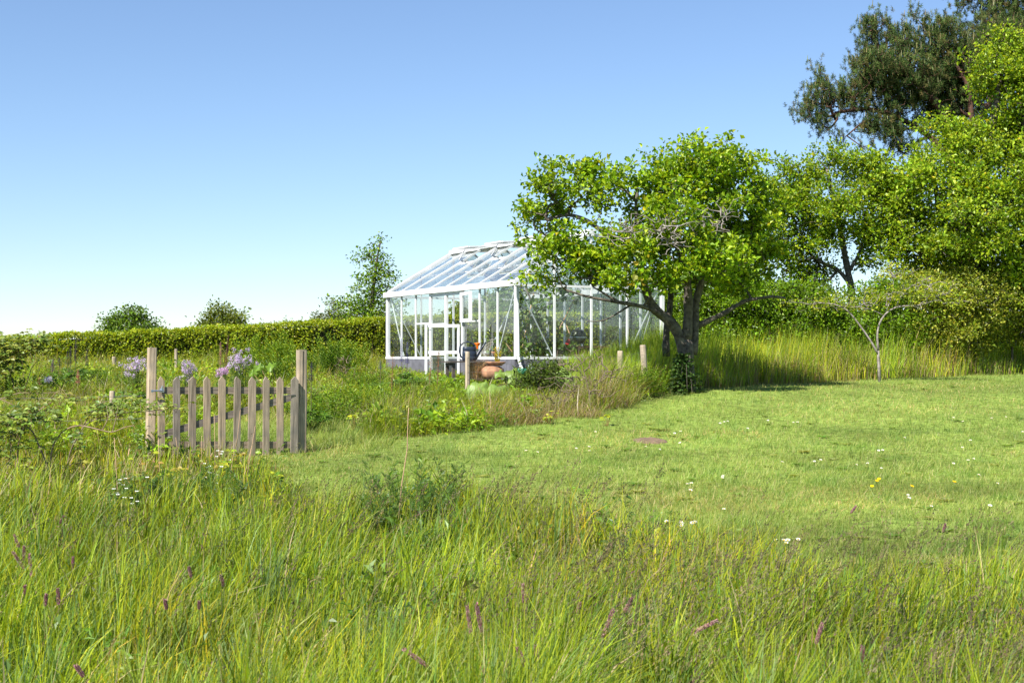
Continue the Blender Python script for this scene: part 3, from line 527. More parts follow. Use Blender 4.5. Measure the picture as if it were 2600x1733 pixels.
# bushes behind the greenhouse, seen through the glass
for k, (px, d, lob) in enumerate([(1195, 46, [(1190, 800, 26, 30), (1180, 830, 40, 34)]), (1250, 48, [(1255, 800, 42, 40), (1240, 840, 50, 30), (1270, 790, 30, 40)]), (1340, 46, [(1335, 790, 50, 45), (1350, 830, 60, 40)]), (1430, 46, [(1430, 790, 60, 50), (1440, 840, 60, 40)]), (1530, 46, [(1530, 775, 65, 60), (1530, 840, 70, 45)]), (1630, 45, [(1630, 765, 65, 65), (1640, 840, 70, 45)])]):
    tree('bush', ['yellow green bush behind the open doorway of the greenhouse', 'grey green bush behind the long glass wall near the downpipe corner', 'mid green bush behind the grapevine', 'dark bush behind the left of the greenhouse gable', 'tall dark bush behind the kettle grill', 'tall dark bush behind the right end of the greenhouse'][k], 'bush', d, (px, 900), lob,
         [(.04, .02, [(px, 910), (px, 860), (px+3, 820)])], 200, 10, .075, .05, [[(.2, .24, .02), (.14, .18, .02), (.08, .12, .02)], [(.1, .15, .06), (.13, .18, .08), (.07, .1, .05)], [(.08, .14, .03), (.06, .11, .03)], [(.06, .1, .03), (.08, .13, .04)], [(.055, .09, .03), (.075, .12, .035)], [(.055, .09, .025), (.075, .12, .035)]][k], 60+k, .12, None, .25)
# shrub belt under the trees on the right
SH = [(1690, 37, [(1690, 780, 70, 80), (1700, 850, 80, 60)]), (1800, 34, [(1800, 770, 75, 75), (1810, 850, 80, 50)]), (1900, 33.5, [(1905, 770, 75, 65), (1900, 850, 85, 50)]), (2010, 33.8, [(2015, 790, 80, 55), (2010, 850, 80, 50)]), (2120, 34.2, [(2110, 815, 70, 40), (2130, 855, 85, 45)]), (2240, 34.5, [(2250, 775, 70, 60), (2250, 850, 85, 50)]), (2350, 34.8, [(2350, 770, 80, 80), (2350, 850, 85, 50)]), (2460, 35.3, [(2460, 770, 85, 80), (2460, 840, 90, 50)]), (2570, 36, [(2570, 760, 90, 90), (2580, 840, 90, 50)]), (2700, 36.5, [(2700, 740, 100, 110), (2700, 840, 100, 50)]), (2850, 37, [(2850, 760, 110, 100), (2850, 840, 110, 50)])]
SL_ = ['dark leafy shrub behind the apple tree trunk', 'fresh green shrub just right of the apple trunk', 'fresh green shrub under the right hand boughs of the apple tree', 'deep green shrub left of the forked sapling', 'shrub under the sky gap at the foot of the dark trunk', 'shrub directly behind the forked sapling', 'yellowish twiggy shrub right of the forked sapling', 'small leaved shrub under the pale green tree', 'shrub at the right edge above the tall grass', 'shrub just beyond the right edge of the photo', 'outermost shrub beyond the right edge of the photo']
for k, (px, d, lob) in enumerate(SH):
    tree('shrub', SL_[k], 'shrub', d, (px, 900), lob, [(.03, .02, [(px, 915), (px, 870), (px+5, 830)]), (.02, .01, [(px, 880), (px-30, 830), (px-40, 800)]), (.02, .01, [(px, 880), (px+35, 830), (px+45, 790)])], 330, 10.5, .06, .042,
         [(.1, .19, .014), (.15, .25, .018), (.055, .1, .012)] if k < 6 else [(.17, .2, .03), (.12, .17, .02), (.07, .1, .015), (.28, .3, .08)], 70+k, .1, None, .3, group='shrubs in the belt under the trees')
def sapling_x(root, b, sk, g, rng): pass
tree('sapling', 'bare forked pale sapling with sparse leaves standing in the tall grass', 'tree', 31, (2230, 935),
     [(2120, 770, 60, 14), (2050, 772, 60, 8), (2180, 770, 50, 16), (2300, 750, 60, 34), (2360, 730, 60, 26), (2400, 760, 50, 20), (2240, 760, 40, 30), (2270, 700, 40, 30)],
     [(.034, .026, [(2234, 945), (2229, 915), (2230, 890)]), (.024, .012, [(2230, 900), (2215, 870), (2197, 845), (2170, 808), (2150, 782), (2120, 771), (2070, 768)]), (.024, .012, [(2230, 890), (2226, 850), (2230, 822), (2242, 800), (2262, 782), (2290, 775), (2330, 778), (2385, 758)]), (.014, .006, [(2275, 778), (2285, 750), (2310, 725), (2350, 712), (2364, 700)]), (.012, .006, [(2242, 800), (2210, 782), (2160, 778)]), (.012, .005, [(2250, 790), (2270, 740), (2268, 700)])],
     210, 3.2, .045, .03, [(.22, .27, .03), (.3, .33, .05), (.12, .18, .02)], 91, .05, None, .2, bark=TWIG)

# ------------------------------------------------------------------ clipped beech hedge
def hedge():
    rng = R_(7); path = A([(-24, 33.5), (-14, 37), (-7.5, 39.7), (-4, 41.5), (0, 44), (8, 48), (20, 50), (30, 51)]); top = A([1.9, 2.05, 2.47, 2.71, 2.95, 3.0, 3.1, 3.1])
    L = np.concatenate([[0], np.cumsum(np.linalg.norm(np.diff(path, axis=0), axis=1))]); n = 320; t = np.linspace(0, L[-1], n); X = np.interp(t, L, path[:, 0]); Y = np.interp(t, L, path[:, 1]); k = np.ones(21)/21
    X[10:-10] = np.convolve(X, k, 'valid'); Y[10:-10] = np.convolve(Y, k, 'valid'); T = np.interp(t, L, top)
    tx, ty = np.gradient(X), np.gradient(Y); nn = np.hypot(tx, ty); nx_, ny_ = ty/nn, -tx/nn   # towards the camera side
    b = np.array([-7.5, 33, float(gz(-7.5, 33))]); root = empty('hedge', b, 0, 'long clipped beech hedge running behind the garden to the greenhouse', 'hedge')
    hw = .48; prof = [(hw, -9), (hw, -.3), (hw*.8, -.13), (-hw*.8, -.13), (-hw, -.3), (-hw, -9)]; V = []
    for (o, z) in prof:
        zz = T+z+.0 if z > -5 else gz(X, Y)-.1; V.append(np.stack([X+nx_*(o-np.sign(o)*.14), Y+ny_*(o-np.sign(o)*.14), zz], 1))
    V = np.stack(V, 1).reshape(-1, 3); i, j = np.meshgrid(np.arange(n-1), np.arange(5), indexing='ij'); Fc = np.stack([i*6+j, i*6+j+1, (i+1)*6+j+1, (i+1)*6+j], -1).reshape(-1, 4)
    mb = MB(); mb.add(V, Fc, (.03, .035, .012)); mb.F.append(np.array([[0, 1, 2, 3, 4, 5], [(n-1)*6+q for q in range(5, -1, -1)]])); shift(mb, b).build('branches', LEAF if False else DRY, root)  # dark box core added inside so nothing shows through, no modelled branches
    N = 150000; s_ = rng.random(N)*(n-1); i = s_.astype(int); f = s_-i; g = lambda a: a[i]*(1-f)+a[np.minimum(i+1, n-1)]*f
    # more leaves near the camera end
    x, y, z, ox, oy = g(X), g(Y), g(T), g(nx_), g(ny_); side = rng.random(N); bottom = gz(x, y)+.05; h = z-bottom
    front = side < .58; topm = (side >= .58) & (side < .88); back = side >= .88; bump = .10*(vn(s_*.25, s_*0, .7, 3)-.5)+.07*(vn(s_*.25, s_*0, .22, 8)-.5); depth = rng.random(N)**1.6*.16
    u = rng.random(N); o = np.where(front, hw, np.where(back, -hw, (u*2-1)*hw)); zz = np.where(topm, z+bump, bottom+u*h)
    bw = .09*(vn(s_*.25, zz, .35, 5)-.5)*2; o = np.where(topm, o, o+np.sign(o)*(bw-depth)); zz = np.where(topm, zz-depth*.9+.05*rng.random(N)*(rng.random(N) < .2), zz)
    rd = (zz-(z-.16))/.16; o = np.where(~topm & (rd > 0), o-np.sign(o)*rd*.12, o)
    P = np.stack([x+ox*o, y+oy*o, zz], 1); keep = vn3(P, .3, 4) > .25+.12*rng.random(N); P = P[keep]; m = keep; N = len(P)
    out = np.where(topm[m][:, None], [[0, 0, 1.]], np.stack([ox[m]*np.sign(o[m]), oy[m]*np.sign(o[m]), np.full(N, .45)], 1)); nu = out*.9+rng.normal(0, .55, (N, 3)); dr = rng.normal(0, 1, (N, 3))+out*.5; dr[:, 2] -= .15
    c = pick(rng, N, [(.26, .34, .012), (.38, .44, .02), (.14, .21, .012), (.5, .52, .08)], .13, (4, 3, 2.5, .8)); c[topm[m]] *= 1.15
    fr = np.clip((zz[m]-bottom[m])/h[m], 0, 1)
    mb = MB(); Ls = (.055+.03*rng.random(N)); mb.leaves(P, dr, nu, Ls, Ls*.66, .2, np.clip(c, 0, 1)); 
    # stray shoots above the top
    M = 230; si = rng.random(M)*(n-1); si = si.astype(int); B_ = np.stack([X[si]+nx_[si]*rng.uniform(-.4, .4, M), Y[si]+ny_[si]*rng.uniform(-.4, .4, M), T[si]-.05], 1); hh = (.1+.22*rng.random(M)**2)
    q = np.repeat(np.arange(M), 7); P2 = B_[q]+np.stack([rng.normal(0, .02, M*7), rng.normal(0, .02, M*7), rng.random(M*7)*hh[q]], 1); mb.leaves(P2, rng.normal(0, 1, (M*7, 3))+A([0, 0, .5]), rng.normal(0, .6, (M*7, 3))+A([0, 0, 1]), .06, .04, .2, pick(rng, M*7, [(.2, .27, .02), (.13, .2, .02)]))
    shift(mb, b).build('leaves', LEAF, root)
    st = MB(); st.ribbons(B_, rng.normal(0, .2, (M, 2)), hh, .008, 1, (.16, .12, .06), rng); tag(shift(st, b).build('stray_shoots', DRY, root), kind='stuff')
hedge()
# ------------------------------------------------------------------ grasses (uncountable: stuff)
def field(N, d0, d1, rng, k=.40, pad=1.2):
    u = rng.random(N); d = 1/(1/d0-u*(1/d0-1/d1)); x = (rng.random(N)*2-1)*(k*d+pad); return x, d
def patchcol(rng, x, y, cols, s=.9, wts=None, seed=2):
    N = len(x); c = pick(rng, N, cols, .12, wts); f = vn(x, y, s, seed)*.6+vn(x, y, s*.3, seed+1)*.4
    dry = vn(x, y, 2.1, seed+3); c = c*(.5+1.0*f)[:, None]; c = np.where(((dry > .62) & (rng.random(N) < .35))[:, None], c*A([1.55, 1.15, 1.5]), c); return np.clip(c, 0, 1)
def tall_grass():
    rng = R_(101); x, y = field(430000, 2.6, 19.5, rng, .42, 3.0); z = zone(x, y); m = z == 0; x, y = x[m], y[m]; N = len(x)
    cf = lambda x, y: np.clip((.6*vn(x, y, .5, 6)+.4*vn(x, y, .22, 7)-.5)*2.1+.5, 0, 1); cl = cf(x, y); keep = rng.random(N) < .22+.95*cl; x, y = x[keep], y[keep]; N = len(x); cl = cf(x, y)
    h = (.14+.32*rng.random(N))*(.40+1.2*cl)*np.interp(y, [3, 6, 12, 18], [1.1, 1, .95, .8]); edge = np.clip((near(x)-y)/1.8, .25, 1); h = h*edge
    wd = (.0045+.009*rng.random(N)**1.6)*(.8+.5*vn(x, y, .8, 13))*np.interp(y, [3, 8, 18], [1, 1.1, 1.7]); wind = A([.28, .05]); cc = vn(x, y, 1.4, 9)
    lean = wind*.4*(.2+1.5*cc[:, None])+rng.normal(0, .24, (N, 2)); flop = rng.random(N) < .12; lean[flop] *= 2.3
    left = (x < -3) & (y > 12)
    c = patchcol(rng, x, y, [G_MID, G_YEL, G_DEEP, G_BLUE, STRAW, G_PALE], .8, (4, 3.6, 2.2, 1.8, .4, 2)); c[left] = patchcol(rng, x[left], y[left], [G_MID, G_YEL, STRAW, G_PALE], .6, (3, 2.5, 2.2, 1.5))
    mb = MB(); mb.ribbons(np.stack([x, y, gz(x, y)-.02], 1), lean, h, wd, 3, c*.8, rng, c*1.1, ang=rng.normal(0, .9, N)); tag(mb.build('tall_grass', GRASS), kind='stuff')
    # understory of fine short blades
    x, y = field(260000, 2.6, 19.5, rng, .42, 3.0); m = zone(x, y) == 0; x, y = x[m], y[m]; N = len(x); c = patchcol(rng, x, y, [G_MID, G_DEEP, G_YEL, STRAW], .6, (3, 3, 2, .8))
    mb = MB(); mb.ribbons(np.stack([x, y, gz(x, y)-.01], 1), rng.normal(0, .6, (N, 2))+A([.1, 0]), .06+.14*rng.random(N), .006*np.interp(y, [3, 18], [1, 1.8]), 2, c, rng); tag(mb.build('short_grass', GRASS), kind='stuff')
    # fine flowering stems bending in the wind, in drifts
    x, y = field(15000, 3.2, 17.5, rng); m = (zone(x, y) == 0); x, y = x[m], y[m]; dr = vn(x, y, 1.3, 12); e = np.clip(1-(near(x)-y)/3.5, 0, 1); k = rng.random(len(x)) < np.clip((dr-.62)*1.3+e*.3, .015, .5); x, y = x[k], y[k]; N = len(x)
    h = (.45+.28*rng.random(N)); lean = A([.36, .03])*(.3+.9*rng.random((N, 1)))+rng.normal(0, .12, (N, 2)); B_ = np.stack([x, y, gz(x, y)], 1); mb = MB(); cs = pick(rng, N, [(.13, .15, .04), (.16, .12, .05), (.2, .2, .06)])
    mb.ribbons(B_, lean, h, .0028*np.interp(y, [3, 17], [1, 2]), 4, cs, rng)
    # panicles: small spikelets on the upper third of each stem
    kk = 14; t = .66+.34*rng.random((N, kk)); L = np.linalg.norm(lean, axis=1)[:, None]; kz = t**1.8
    P = B_[:, None]+np.stack([lean[:, :1]*kz*h[:, None], lean[:, 1:]*kz*h[:, None], h[:, None]*(t-np.minimum(L, 1.6)*.38*kz*t)], -1); P = P.reshape(-1, 3)+rng.normal(0, .006, (N*kk, 3)); d = rng.normal(0, .3, (N*kk, 3))+A([.6, .05, .9])
    cp = np.repeat(pick(rng, N, [(.12, .10, .05), (.18, .13, .08), (.16, .16, .05), (.26, .23, .1), (.1, .09, .04)], .1), kk, 0); mb.leaves(P, d, rng.normal(0, 1, (N*kk, 3)), .018, .0055*np.repeat(np.interp(y, [3, 17], [1, 1.8]), kk), .1, cp); tag(mb.build('flowering_grass', DRY), kind='stuff')
tall_grass()
def lawn():
    rng = R_(102); x, y = field(640000, 8.5, 43, rng, .42, 3.2); m = zone(x, y) == 1; x, y = x[m], y[m]; N = len(x); f = vn(x, y, .7, 3)
    mol = np.hypot((x-1.9)/.27, (y-19.6)/.4); bald = np.hypot((x-3.3)/.42, (y-12.1)/.3); bal2 = np.hypot((x+.16)/.4, (y-16.4)/.35); k = (mol > .35+.8*rng.random(N)) & ((bal2 > 1) | (rng.random(N) < .4)) & ((bald > 1) | (rng.random(N) < .4)); x, y, f = x[k], y[k], f[k]; N = len(x)
    deep = (y > 27) & (y < 30) & (x < 8); h = (.035+.065*rng.random(N)**1.6)*(.75+.6*f); tuft = vn(x, y, .35, 11) > .74; h[tuft] *= 1.5; h[(x < -1.6) & (y > 18.3)] *= 2.6
    c = patchcol(rng, x, y, [(.25, .325, .06), (.33, .38, .09), (.13, .205, .03), (.45, .42, .18), (.37, .42, .13)], 1.1, (4, 3, 2.4, 1.7, 1.4), 5); c[tuft] = c[tuft]*A([.75, .9, .8])
    ed = np.clip((y-(bank(x)-1.4))/1.4, 0, 1)*(x > 2.4)*(x < 7.5); c = c*(1-ed[:, None]*.8)+A([.38, .33, .12])*ed[:, None]*.8
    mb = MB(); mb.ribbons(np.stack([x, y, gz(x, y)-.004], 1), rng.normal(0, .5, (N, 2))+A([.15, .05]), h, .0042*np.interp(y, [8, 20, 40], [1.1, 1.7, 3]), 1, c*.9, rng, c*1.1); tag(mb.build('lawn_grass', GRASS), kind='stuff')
lawn()
def lowbed(x, y): return 1-.5*np.clip((x+3.6)/.6, 0, 1)*np.clip((1.0-x)/.6, 0, 1)*np.clip((y-23.5)/2.5, 0, 1)-.3*((x > -1.2) & (x < .6) & (y > 26.5) & (y < 31))
def rough():
    rng = R_(103); x, y = field(430000, 16, 46, rng, .42, 2); m = (zone(x, y) == 2); gh = (np.abs((x-GN[0])*gu[0]+(y-GN[1])*gu[1]-GW/2) < GW/2+.06) & (np.abs((x-GN[0])*gv[0]+(y-GN[1])*gv[1]-GL/2) < GL/2+.06); m &= ~gh; x, y = x[m], y[m]; N = len(x); cl = vn(x, y, .8, 4)
    ed = np.clip((y-bank(x))/1.0, 0, 1); yard = (np.hypot((x-.1)/2.6, (y-30.2)/2.2) < 1) & (x < .9); h = (.15+.34*rng.random(N))*(.6+1.1*cl)*(.55+.45*ed); h[y > 36] *= 1.3; h[yard] *= .55; h *= lowbed(x, y); r_ = (x > 1.4) & (y < 32); h[r_] *= 1.5
    dry = np.clip((vn(x, y, 1.6, 8)-.38)*3, 0, 1); bx = np.clip(1-np.abs(x-.9)/1.6, 0, 1)*np.clip(1-(y-bank(x))/3.2, 0, 1); pr = np.clip(.07+.25*dry+.8*bx, 0, .88)
    isd = rng.random(N) < pr; c = patchcol(rng, x, y, [G_MID, G_YEL, G_DEEP, G_PALE], .7, (4, 3, 3, 1.3), 7); cd = pick(rng, N, [STRAW, (.34, .25, .14), (.25, .17, .1), (.5, .44, .28)], .15, (4, 3, 2, 1.5)); c[isd] = cd[isd]
    lean = rng.normal(0, .42, (N, 2))+A([.15, -.05]); fl = (ed < .9) & (rng.random(N) < .5); lean[fl] += A([.35, -.5]); lean[isd] *= 1.2
    mb = MB(); mb.ribbons(np.stack([x, y, gz(x, y)-.02], 1), lean, h, .0052*np.interp(y, [16, 30, 45], [1.3, 2, 2.8]), 2, c, rng, ang=rng.normal(0, .9, N)); tag(mb.build('rough_grass', GRASS), kind='stuff')
    # tall meadow grass strip along the right, in front of the shrubs
    x, y = field(360000, 24, 44, rng, .44, 3.5); m = (zone(x, y) == 3) & (y < bank(x)+5.2); x, y = x[m], y[m]; N = len(x); off = y-bank(x)
    x2 = rng.uniform(.9, 3.6, 24000); y2 = rng.uniform(25.6, 31, 24000); k = (y2 > bank(x2)+.3); x = np.concatenate([x, x2[k]]); y = np.concatenate([y, y2[k]]); off = y-bank(x); N = len(x)
    cl = vn(x, y, .7, 4); h = (.45+.92*rng.random(N)**.8)*(.66+.55*cl)*np.clip(.4+off*.75, .35, 1)*np.interp(x, [.9, 2, 3], [.35, .7, 1]); c = np.clip(patchcol(rng, x, y, [G_MID, G_YEL, G_DEEP, G_PALE, STRAW], .8, (4, 3.4, 1.6, 1.8, .4), 4)*A([1.25, 1.35, 1.2]), 0, 1)
    dry = (off < .8+.8*vn(x, y, 1.5, 2)) & (rng.random(N) < .35); c[dry] = pick(rng, int(dry.sum()), [STRAW, (.4, .33, .13), (.3, .2, .1)], .12); h[dry] *= .8
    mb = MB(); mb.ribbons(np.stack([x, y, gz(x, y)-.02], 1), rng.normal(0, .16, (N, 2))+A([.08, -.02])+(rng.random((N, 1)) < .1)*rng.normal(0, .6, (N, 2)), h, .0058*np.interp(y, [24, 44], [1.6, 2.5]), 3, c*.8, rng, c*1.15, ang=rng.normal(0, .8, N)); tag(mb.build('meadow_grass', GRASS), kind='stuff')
rough()
def undergrowth():
    rng = R_(104); n = 7200; x, y = field(n, 17.5, 42, rng, .40, 1.5); m = (zone(x, y) == 2) & (y < 36); gh = (np.abs((x-GN[0])*gu[0]+(y-GN[1])*gu[1]-GW/2) < GW/2+.25) & (np.abs((x-GN[0])*gv[0]+(y-GN[1])*gv[1]-GL/2) < GL/2+.25); m &= ~gh; m &= rng.random(n) < np.clip((vn(x, y, 1.2, 5)-.12)*2.2, 0, 1)
    m &= ~((x > .3) & (x < 2.2) & (y < 24.8)); x, y = x[m], y[m]; n = len(x); R = .12+.16*rng.random(n); H = (.18+.3*rng.random(n))*np.where(x < -2.6, 1.15, .9)*lowbed(x, y); k = 42
    u = nrm(rng.normal(0, 1, (n, k, 3))); u[..., 2] = np.abs(u[..., 2]); P = np.stack([x, y, gz(x, y)], 1)[:, None]+u*np.stack([R, R, H], 1)[:, None]*(rng.random((n, k, 1))**.4); c = pick(rng, n, [(.21, .34, .016), (.13, .23, .018), (.31, .42, .025), (.18, .26, .07), (.4, .46, .04)], .1, (4, 3, 2.5, 1.5, .8)); c = np.repeat(c, k, 0)*(1+.12*rng.normal(0, 1, (n*k, 1)))
    Ls = np.repeat(.045+.07*rng.random(n)**2, k)*(.7+.6*rng.random(n*k)); asp = np.repeat(np.where(rng.random(n) < .5, .3, .65), k); mb = MB(); mb.leaves(P.reshape(-1, 3), (u*A([1, 1, .4])).reshape(-1, 3)+rng.normal(0, .35, (n*k, 3)), rng.normal(0, .4, (n*k, 3))+A([-.1, -.25, 1]), Ls, Ls*asp, .2, np.clip(c, 0, 1)); tag(mb.build('undergrowth', LEAF), kind='stuff')
    # dry standing stalks
    n = 2600; x, y = field(n, 16.8, 36, rng, .40, 1.5); m = (zone(x, y) == 2) & (rng.random(n) < np.clip((vn(x, y, 1.4, 8)-.3)*2.4, .05, 1)); x, y = x[m], y[m]; n = len(x); h = (.3+.4*rng.random(n))*lowbed(x, y)**.6; mb = MB()
    mb.ribbons(np.stack([x, y, gz(x, y)], 1), rng.normal(0, .35, (n, 2)), h, .009+.006*rng.random(n), 2, pick(rng, n, [STRAW, (.3, .2, .12), (.5, .42, .3), (.2, .13, .08)]), rng); tag(mb.build('dry_stalks', DRY), kind='stuff')
undergrowth()
# ------------------------------------------------------------------ garden gate, posts and fence
GAL = math.radians(26); GX0 = (398-CX)/F*17.6; GY0 = 17.6
def gate_s(p): k = (p-CX)/F; return (k*GY0-GX0)/(math.cos(GAL)-k*math.sin(GAL))
def gate():
    zb = EYE-(1160-HY)/F*GY0; root = empty('garden_gate', (GX0, GY0, zb), GAL, 'weathered picket gate of ten pointed boards with a diagonal brace, closed between two posts', 'gate'); rng = R_(8)
    def Lc(p, row, yo=0): q = gate_s(p); d = GY0+q*math.sin(GAL); return A([q, yo, EYE-(row-HY)/F*d-zb])
    cs = [409, 448, 487, 525.5, 562.7, 600.6, 638, 674.7, 710.7, 746.3]; tops = [955, 956, 955, 955, 954.5, 955, 956, 955.5, 956.5, 955.5]; bots = [1158, 1160, 1160, 1160, 1159, 1160, 1158, 1158, 1157, 1151]; tw = [.2, -.3, .3, -.2, .6, .9, .9, .2, -.1, .6]
    for c, t, b_, k in zip(cs, tops, bots, tw):
        w_ = .092+.004*rng.normal(); th = .024; T = Lc(c, t); B_ = Lc(c, b_); ln = T[2]-B_[2]; pk = rng.normal(0, .006)
        prof = A([(-w_/2, 0), (w_/2, 0), (w_/2, ln-.055+rng.normal()*.004), (.004+pk, ln), (-.004+pk, ln), (-w_/2, ln-.055+rng.normal()*.004)]); V = np.concatenate([np.c_[prof[:, 0], np.full(6, -th/2), prof[:, 1]], np.c_[prof[:, 0], np.full(6, th/2), prof[:, 1]]])
        m = MB(); m.add(V, np.zeros((0, 3), int)); m.F += [np.array([[0, 1, 2, 3, 4, 5]]), np.array([[11, 10, 9, 8, 7, 6]]), np.array([[i, 6+i, 6+(i+1) % 6, (i+1) % 6] for i in range(6)])]
        o = m.build('picket', WOOD, root); o.location = (B_[0], -.012, B_[2]); o.rotation_euler = (rng.normal()*.006, math.radians(k)*.6, rng.normal()*.03)
        bv = o.modifiers.new('bevel', 'BEVEL'); bv.width = .003; bv.segments = 1
    def rail(name, a, b_, h):
        A_ = Lc(*a, .024); B_ = Lc(*b_, .024); cen = (A_+B_)/2; m = MB().bar(A_, B_, .042, h); shift(m, cen); o = m.build(name, WOODR, root); o.location = cen+A([0, .002 if name != 'brace' else -.002, 0])
    rail('top_rail', (402, 991), (752, 991), .088); rail('bottom_rail', (402, 1129), (752, 1129), .088); rail('brace', (412, 1103), (745, 1007), .084)
    l = MB(); l.tube([Lc(381, 992, -.06), Lc(412, 991, -.06)], .011, 8); l.box(Lc(409, 990, -.038), (.055, .02, .05)); l.tube([Lc(408, 989, -.06), Lc(410, 979, -.065)], .009, 6); l.box(Lc(384, 992, -.05), (.02, .03, .035)); l.build('latch', GALV, root)
    MB().tube([Lc(718, 1004, -.035), Lc(728, 1003, -.04), Lc(748, 1002, -.028)], .006, 6).build('hook', WIRE, root)
gate()
def sqpost(name, label, pxl, top, dpt, w_, lean, m, base=None, group=None, crack=False):
    X = (pxl-CX)/F*dpt; zt = EYE-(top-HY)/F*dpt; zb = float(gz(X, dpt))-.15; b = A([X, dpt, zb]); root = empty(name, (X, dpt, zb), 0, label, 'post', group)
    mb = MB(); n = 9; h = w_/2; ch = h*.22; ring = A([(-h+ch, -h), (h-ch, -h), (h, -h+ch), (h, h-ch), (h-ch, h), (-h+ch, h), (-h, h-ch), (-h, -h+ch)]); V = []; rng = R_(int(pxl))
    for i in range(n):
        t = i/(n-1); V.append(np.c_[ring*(1+.02*rng.normal(0, 1, (8, 1)))+A([lean[0], lean[1]])*t, np.full(8, (zt-zb)*t)+(rng.normal(0, .004, 8) if i == n-1 else 0)])
    root.rotation_euler = (0, 0, GAL); V = np.concatenate(V); i, j = np.meshgrid(np.arange(n-1), np.arange(8), indexing='ij'); j2 = (j+1) % 8; mb.add(V, np.stack([i*8+j, i*8+j2, (i+1)*8+j2, (i+1)*8+j], -1).reshape(-1, 4)); mb.F.append(np.array([list(range((n-1)*8, n*8))])); mb.build('shaft', m, root)
    if crack:
        c = MB(); c.tube([(.012, -h-.001, (zt-zb)*.45), (.006, -h-.001, (zt-zb)*.7), (.012, -h-.001, (zt-zb)*.995)], [.002, .004, .005], 5); c.build('crack', mat('dark_crack', (.03, .022, .015), .9), root)
        s = MB()
        for z in (.35, .45, .52, .6, .68, .77): s.tube([(h+.001, -.02, (zt-zb)*z), (h+.014, -.022, (zt-zb)*z+.004), (h+.014, .01, (zt-zb)*z-.004), (h+.001, .012, (zt-zb)*z)], .0022, 5)
        for k in range(6): pass
        s.build('staple', WIRE, root)
    return root
sqpost('gate_post', 'square timber gate post carrying the latch at the left of the picket gate', 380, 883, 17.62, .105, (.03, 0), POSTW)
sqpost('gate_post', 'cracked square timber gate post at the right of the picket gate with wire staples', 764, 889, 18.5, .12, (.01, 0), POSTW, crack=True)
def rpost(label, pxl, top, dpt, r, lean=(0, 0), m=OLDW, group='round wooden fence posts around the garden'):
    X = (pxl-CX)/F*dpt; zt = EYE-(top-HY)/F*dpt; zb = float(gz(X-lean[0], dpt))-.15; root = tag(MB().tube([(lean[0]*t-lean[0], lean[1]*t, (zt-zb)*t) for t in (0, .3, .6, .97, 1)], [r*1.03, r, r*.99, r*.97, r*.86], 14).build('fence_post', m, None, False), label, 'post', group); root.location = (X, dpt, zb); return root
rpost('round grey fence post standing in front of the watering can', 1187.5, 892, 25.6, .045)
rpost('thick round fence post in the dry scrub, left of the leaning post', 1575, 890, 26.2, .055)
rpost('leaning round fence post just left of the apple tree trunk', 1632, 875, 26.0, .058, (-.07, 0))
rpost('thin round post between the hedge and the latch side of the gate', 447, 885, 32, .035)
rpost('short pale stump post among grasses left of the gate', 290, 905, 33, .05)
rpost('short pale post in the green plants right of centre behind the gate', 633, 884, 34, .035)
rpost('dark broken post stub beside the bramble tendrils', 285, 992, 20.5, .04)
def wires():
    def topz(p, d, y): return [(p-CX)/F*d, d, EYE-(y-HY)/F*d]
    mb = MB()
    pts = [topz(1187, 25.55, 905), topz(1380, 25.8, 900), topz(1575, 26.1, 903), topz(1632, 25.9, 890)]; P = A(pts); 
    L = np.linspace(0, 1, 40); base = np.stack([np.interp(L, [0, .4, .85, 1], P[:, i]) for i in range(3)], 1)
    for k in range(6): Q_ = base.copy(); Q_[:, 2] -= .02+k*.13; mb.frusta(Q_[:-1], Q_[1:], .0022, .0022, 3)
    for i in range(0, 40): mb.frusta([base[i]-[0, 0, .02]], [base[i]-[0, 0, .67]], .0018, .0018, 3)
    o = tag(shift(mb, base[0]).build('wire_fence', WIRE), 'wire mesh strung between the round posts in front of the greenhouse', 'fence'); o.location = base[0]
    a = A(topz(-260, 17.0, 1005)); b = A(topz(366, 17.5, 1004))
    for dz, lb in ((0, 'upper strand of rusty barbed wire running left from the latch post'), (-.28, 'lower strand of barbed wire half hidden in the brambles')):
        t = np.linspace(0, 1, 60)[:, None]; Q_ = a+(b-a)*t+A([0, 0, 1])*(-.03*np.sin(t*math.pi)+dz); mb = MB().tube(Q_, .0025, 4)
        for q in Q_[2::4]:
            for s_ in (-1, 1): mb.frusta([q-[.0, .01, .014*s_]], [q+[.004, .01, .014*s_]], .0018, .001, 3)
        o = tag(shift(mb, a).build('barbed_wire', WIRE), lb, 'wire', 'barbed wire strands'); o.location = a
wires()

# ------------------------------------------------------------------ things by and inside the greenhouse
def place(px_, py_, d): return at(px_, py_, d)
NAVY = mat('navy_plastic', (.018, .026, .045), .38, var=.12); ORANGE = mat('orange_plastic', (.85, .17, .01), .4); TERRA = mat('terracotta', (.33, .17, .095), .9, var=.45, vscale=9, bump=.4, bscale=50); PLANK = woodmat('bench_wood', (.045, .04, .038), (.12, .105, .095), (2.5, 40, 40))
def bench():
    d = 31.0-0.9; c = at(1188, 918, d); g = float(gz(c[0], d)); root = empty('garden_table', (c[0], c[1], g), math.radians(24), 'low dark wooden table outside the greenhouse carrying the watering can', 'table'); h = c[2]-g
    for k in range(4): MB().box((0, -.2+k*.135, 0), (1.02, .125, .03)).build('plank', PLANK, root).location = (0, 0, h)
    for sx in (-.4, .4):
        MB().box((sx, 0, h-.05), (.05, .46, .06)).build('cross_rail', PLANK, root)
        for sy in (-.18, .18): MB().bar((sx, sy, -.05), (sx, sy, h-.081), .06, .06, (0, 1, 0)).build('leg', PLANK, root)
    return c, h+g
bc, bz = bench()
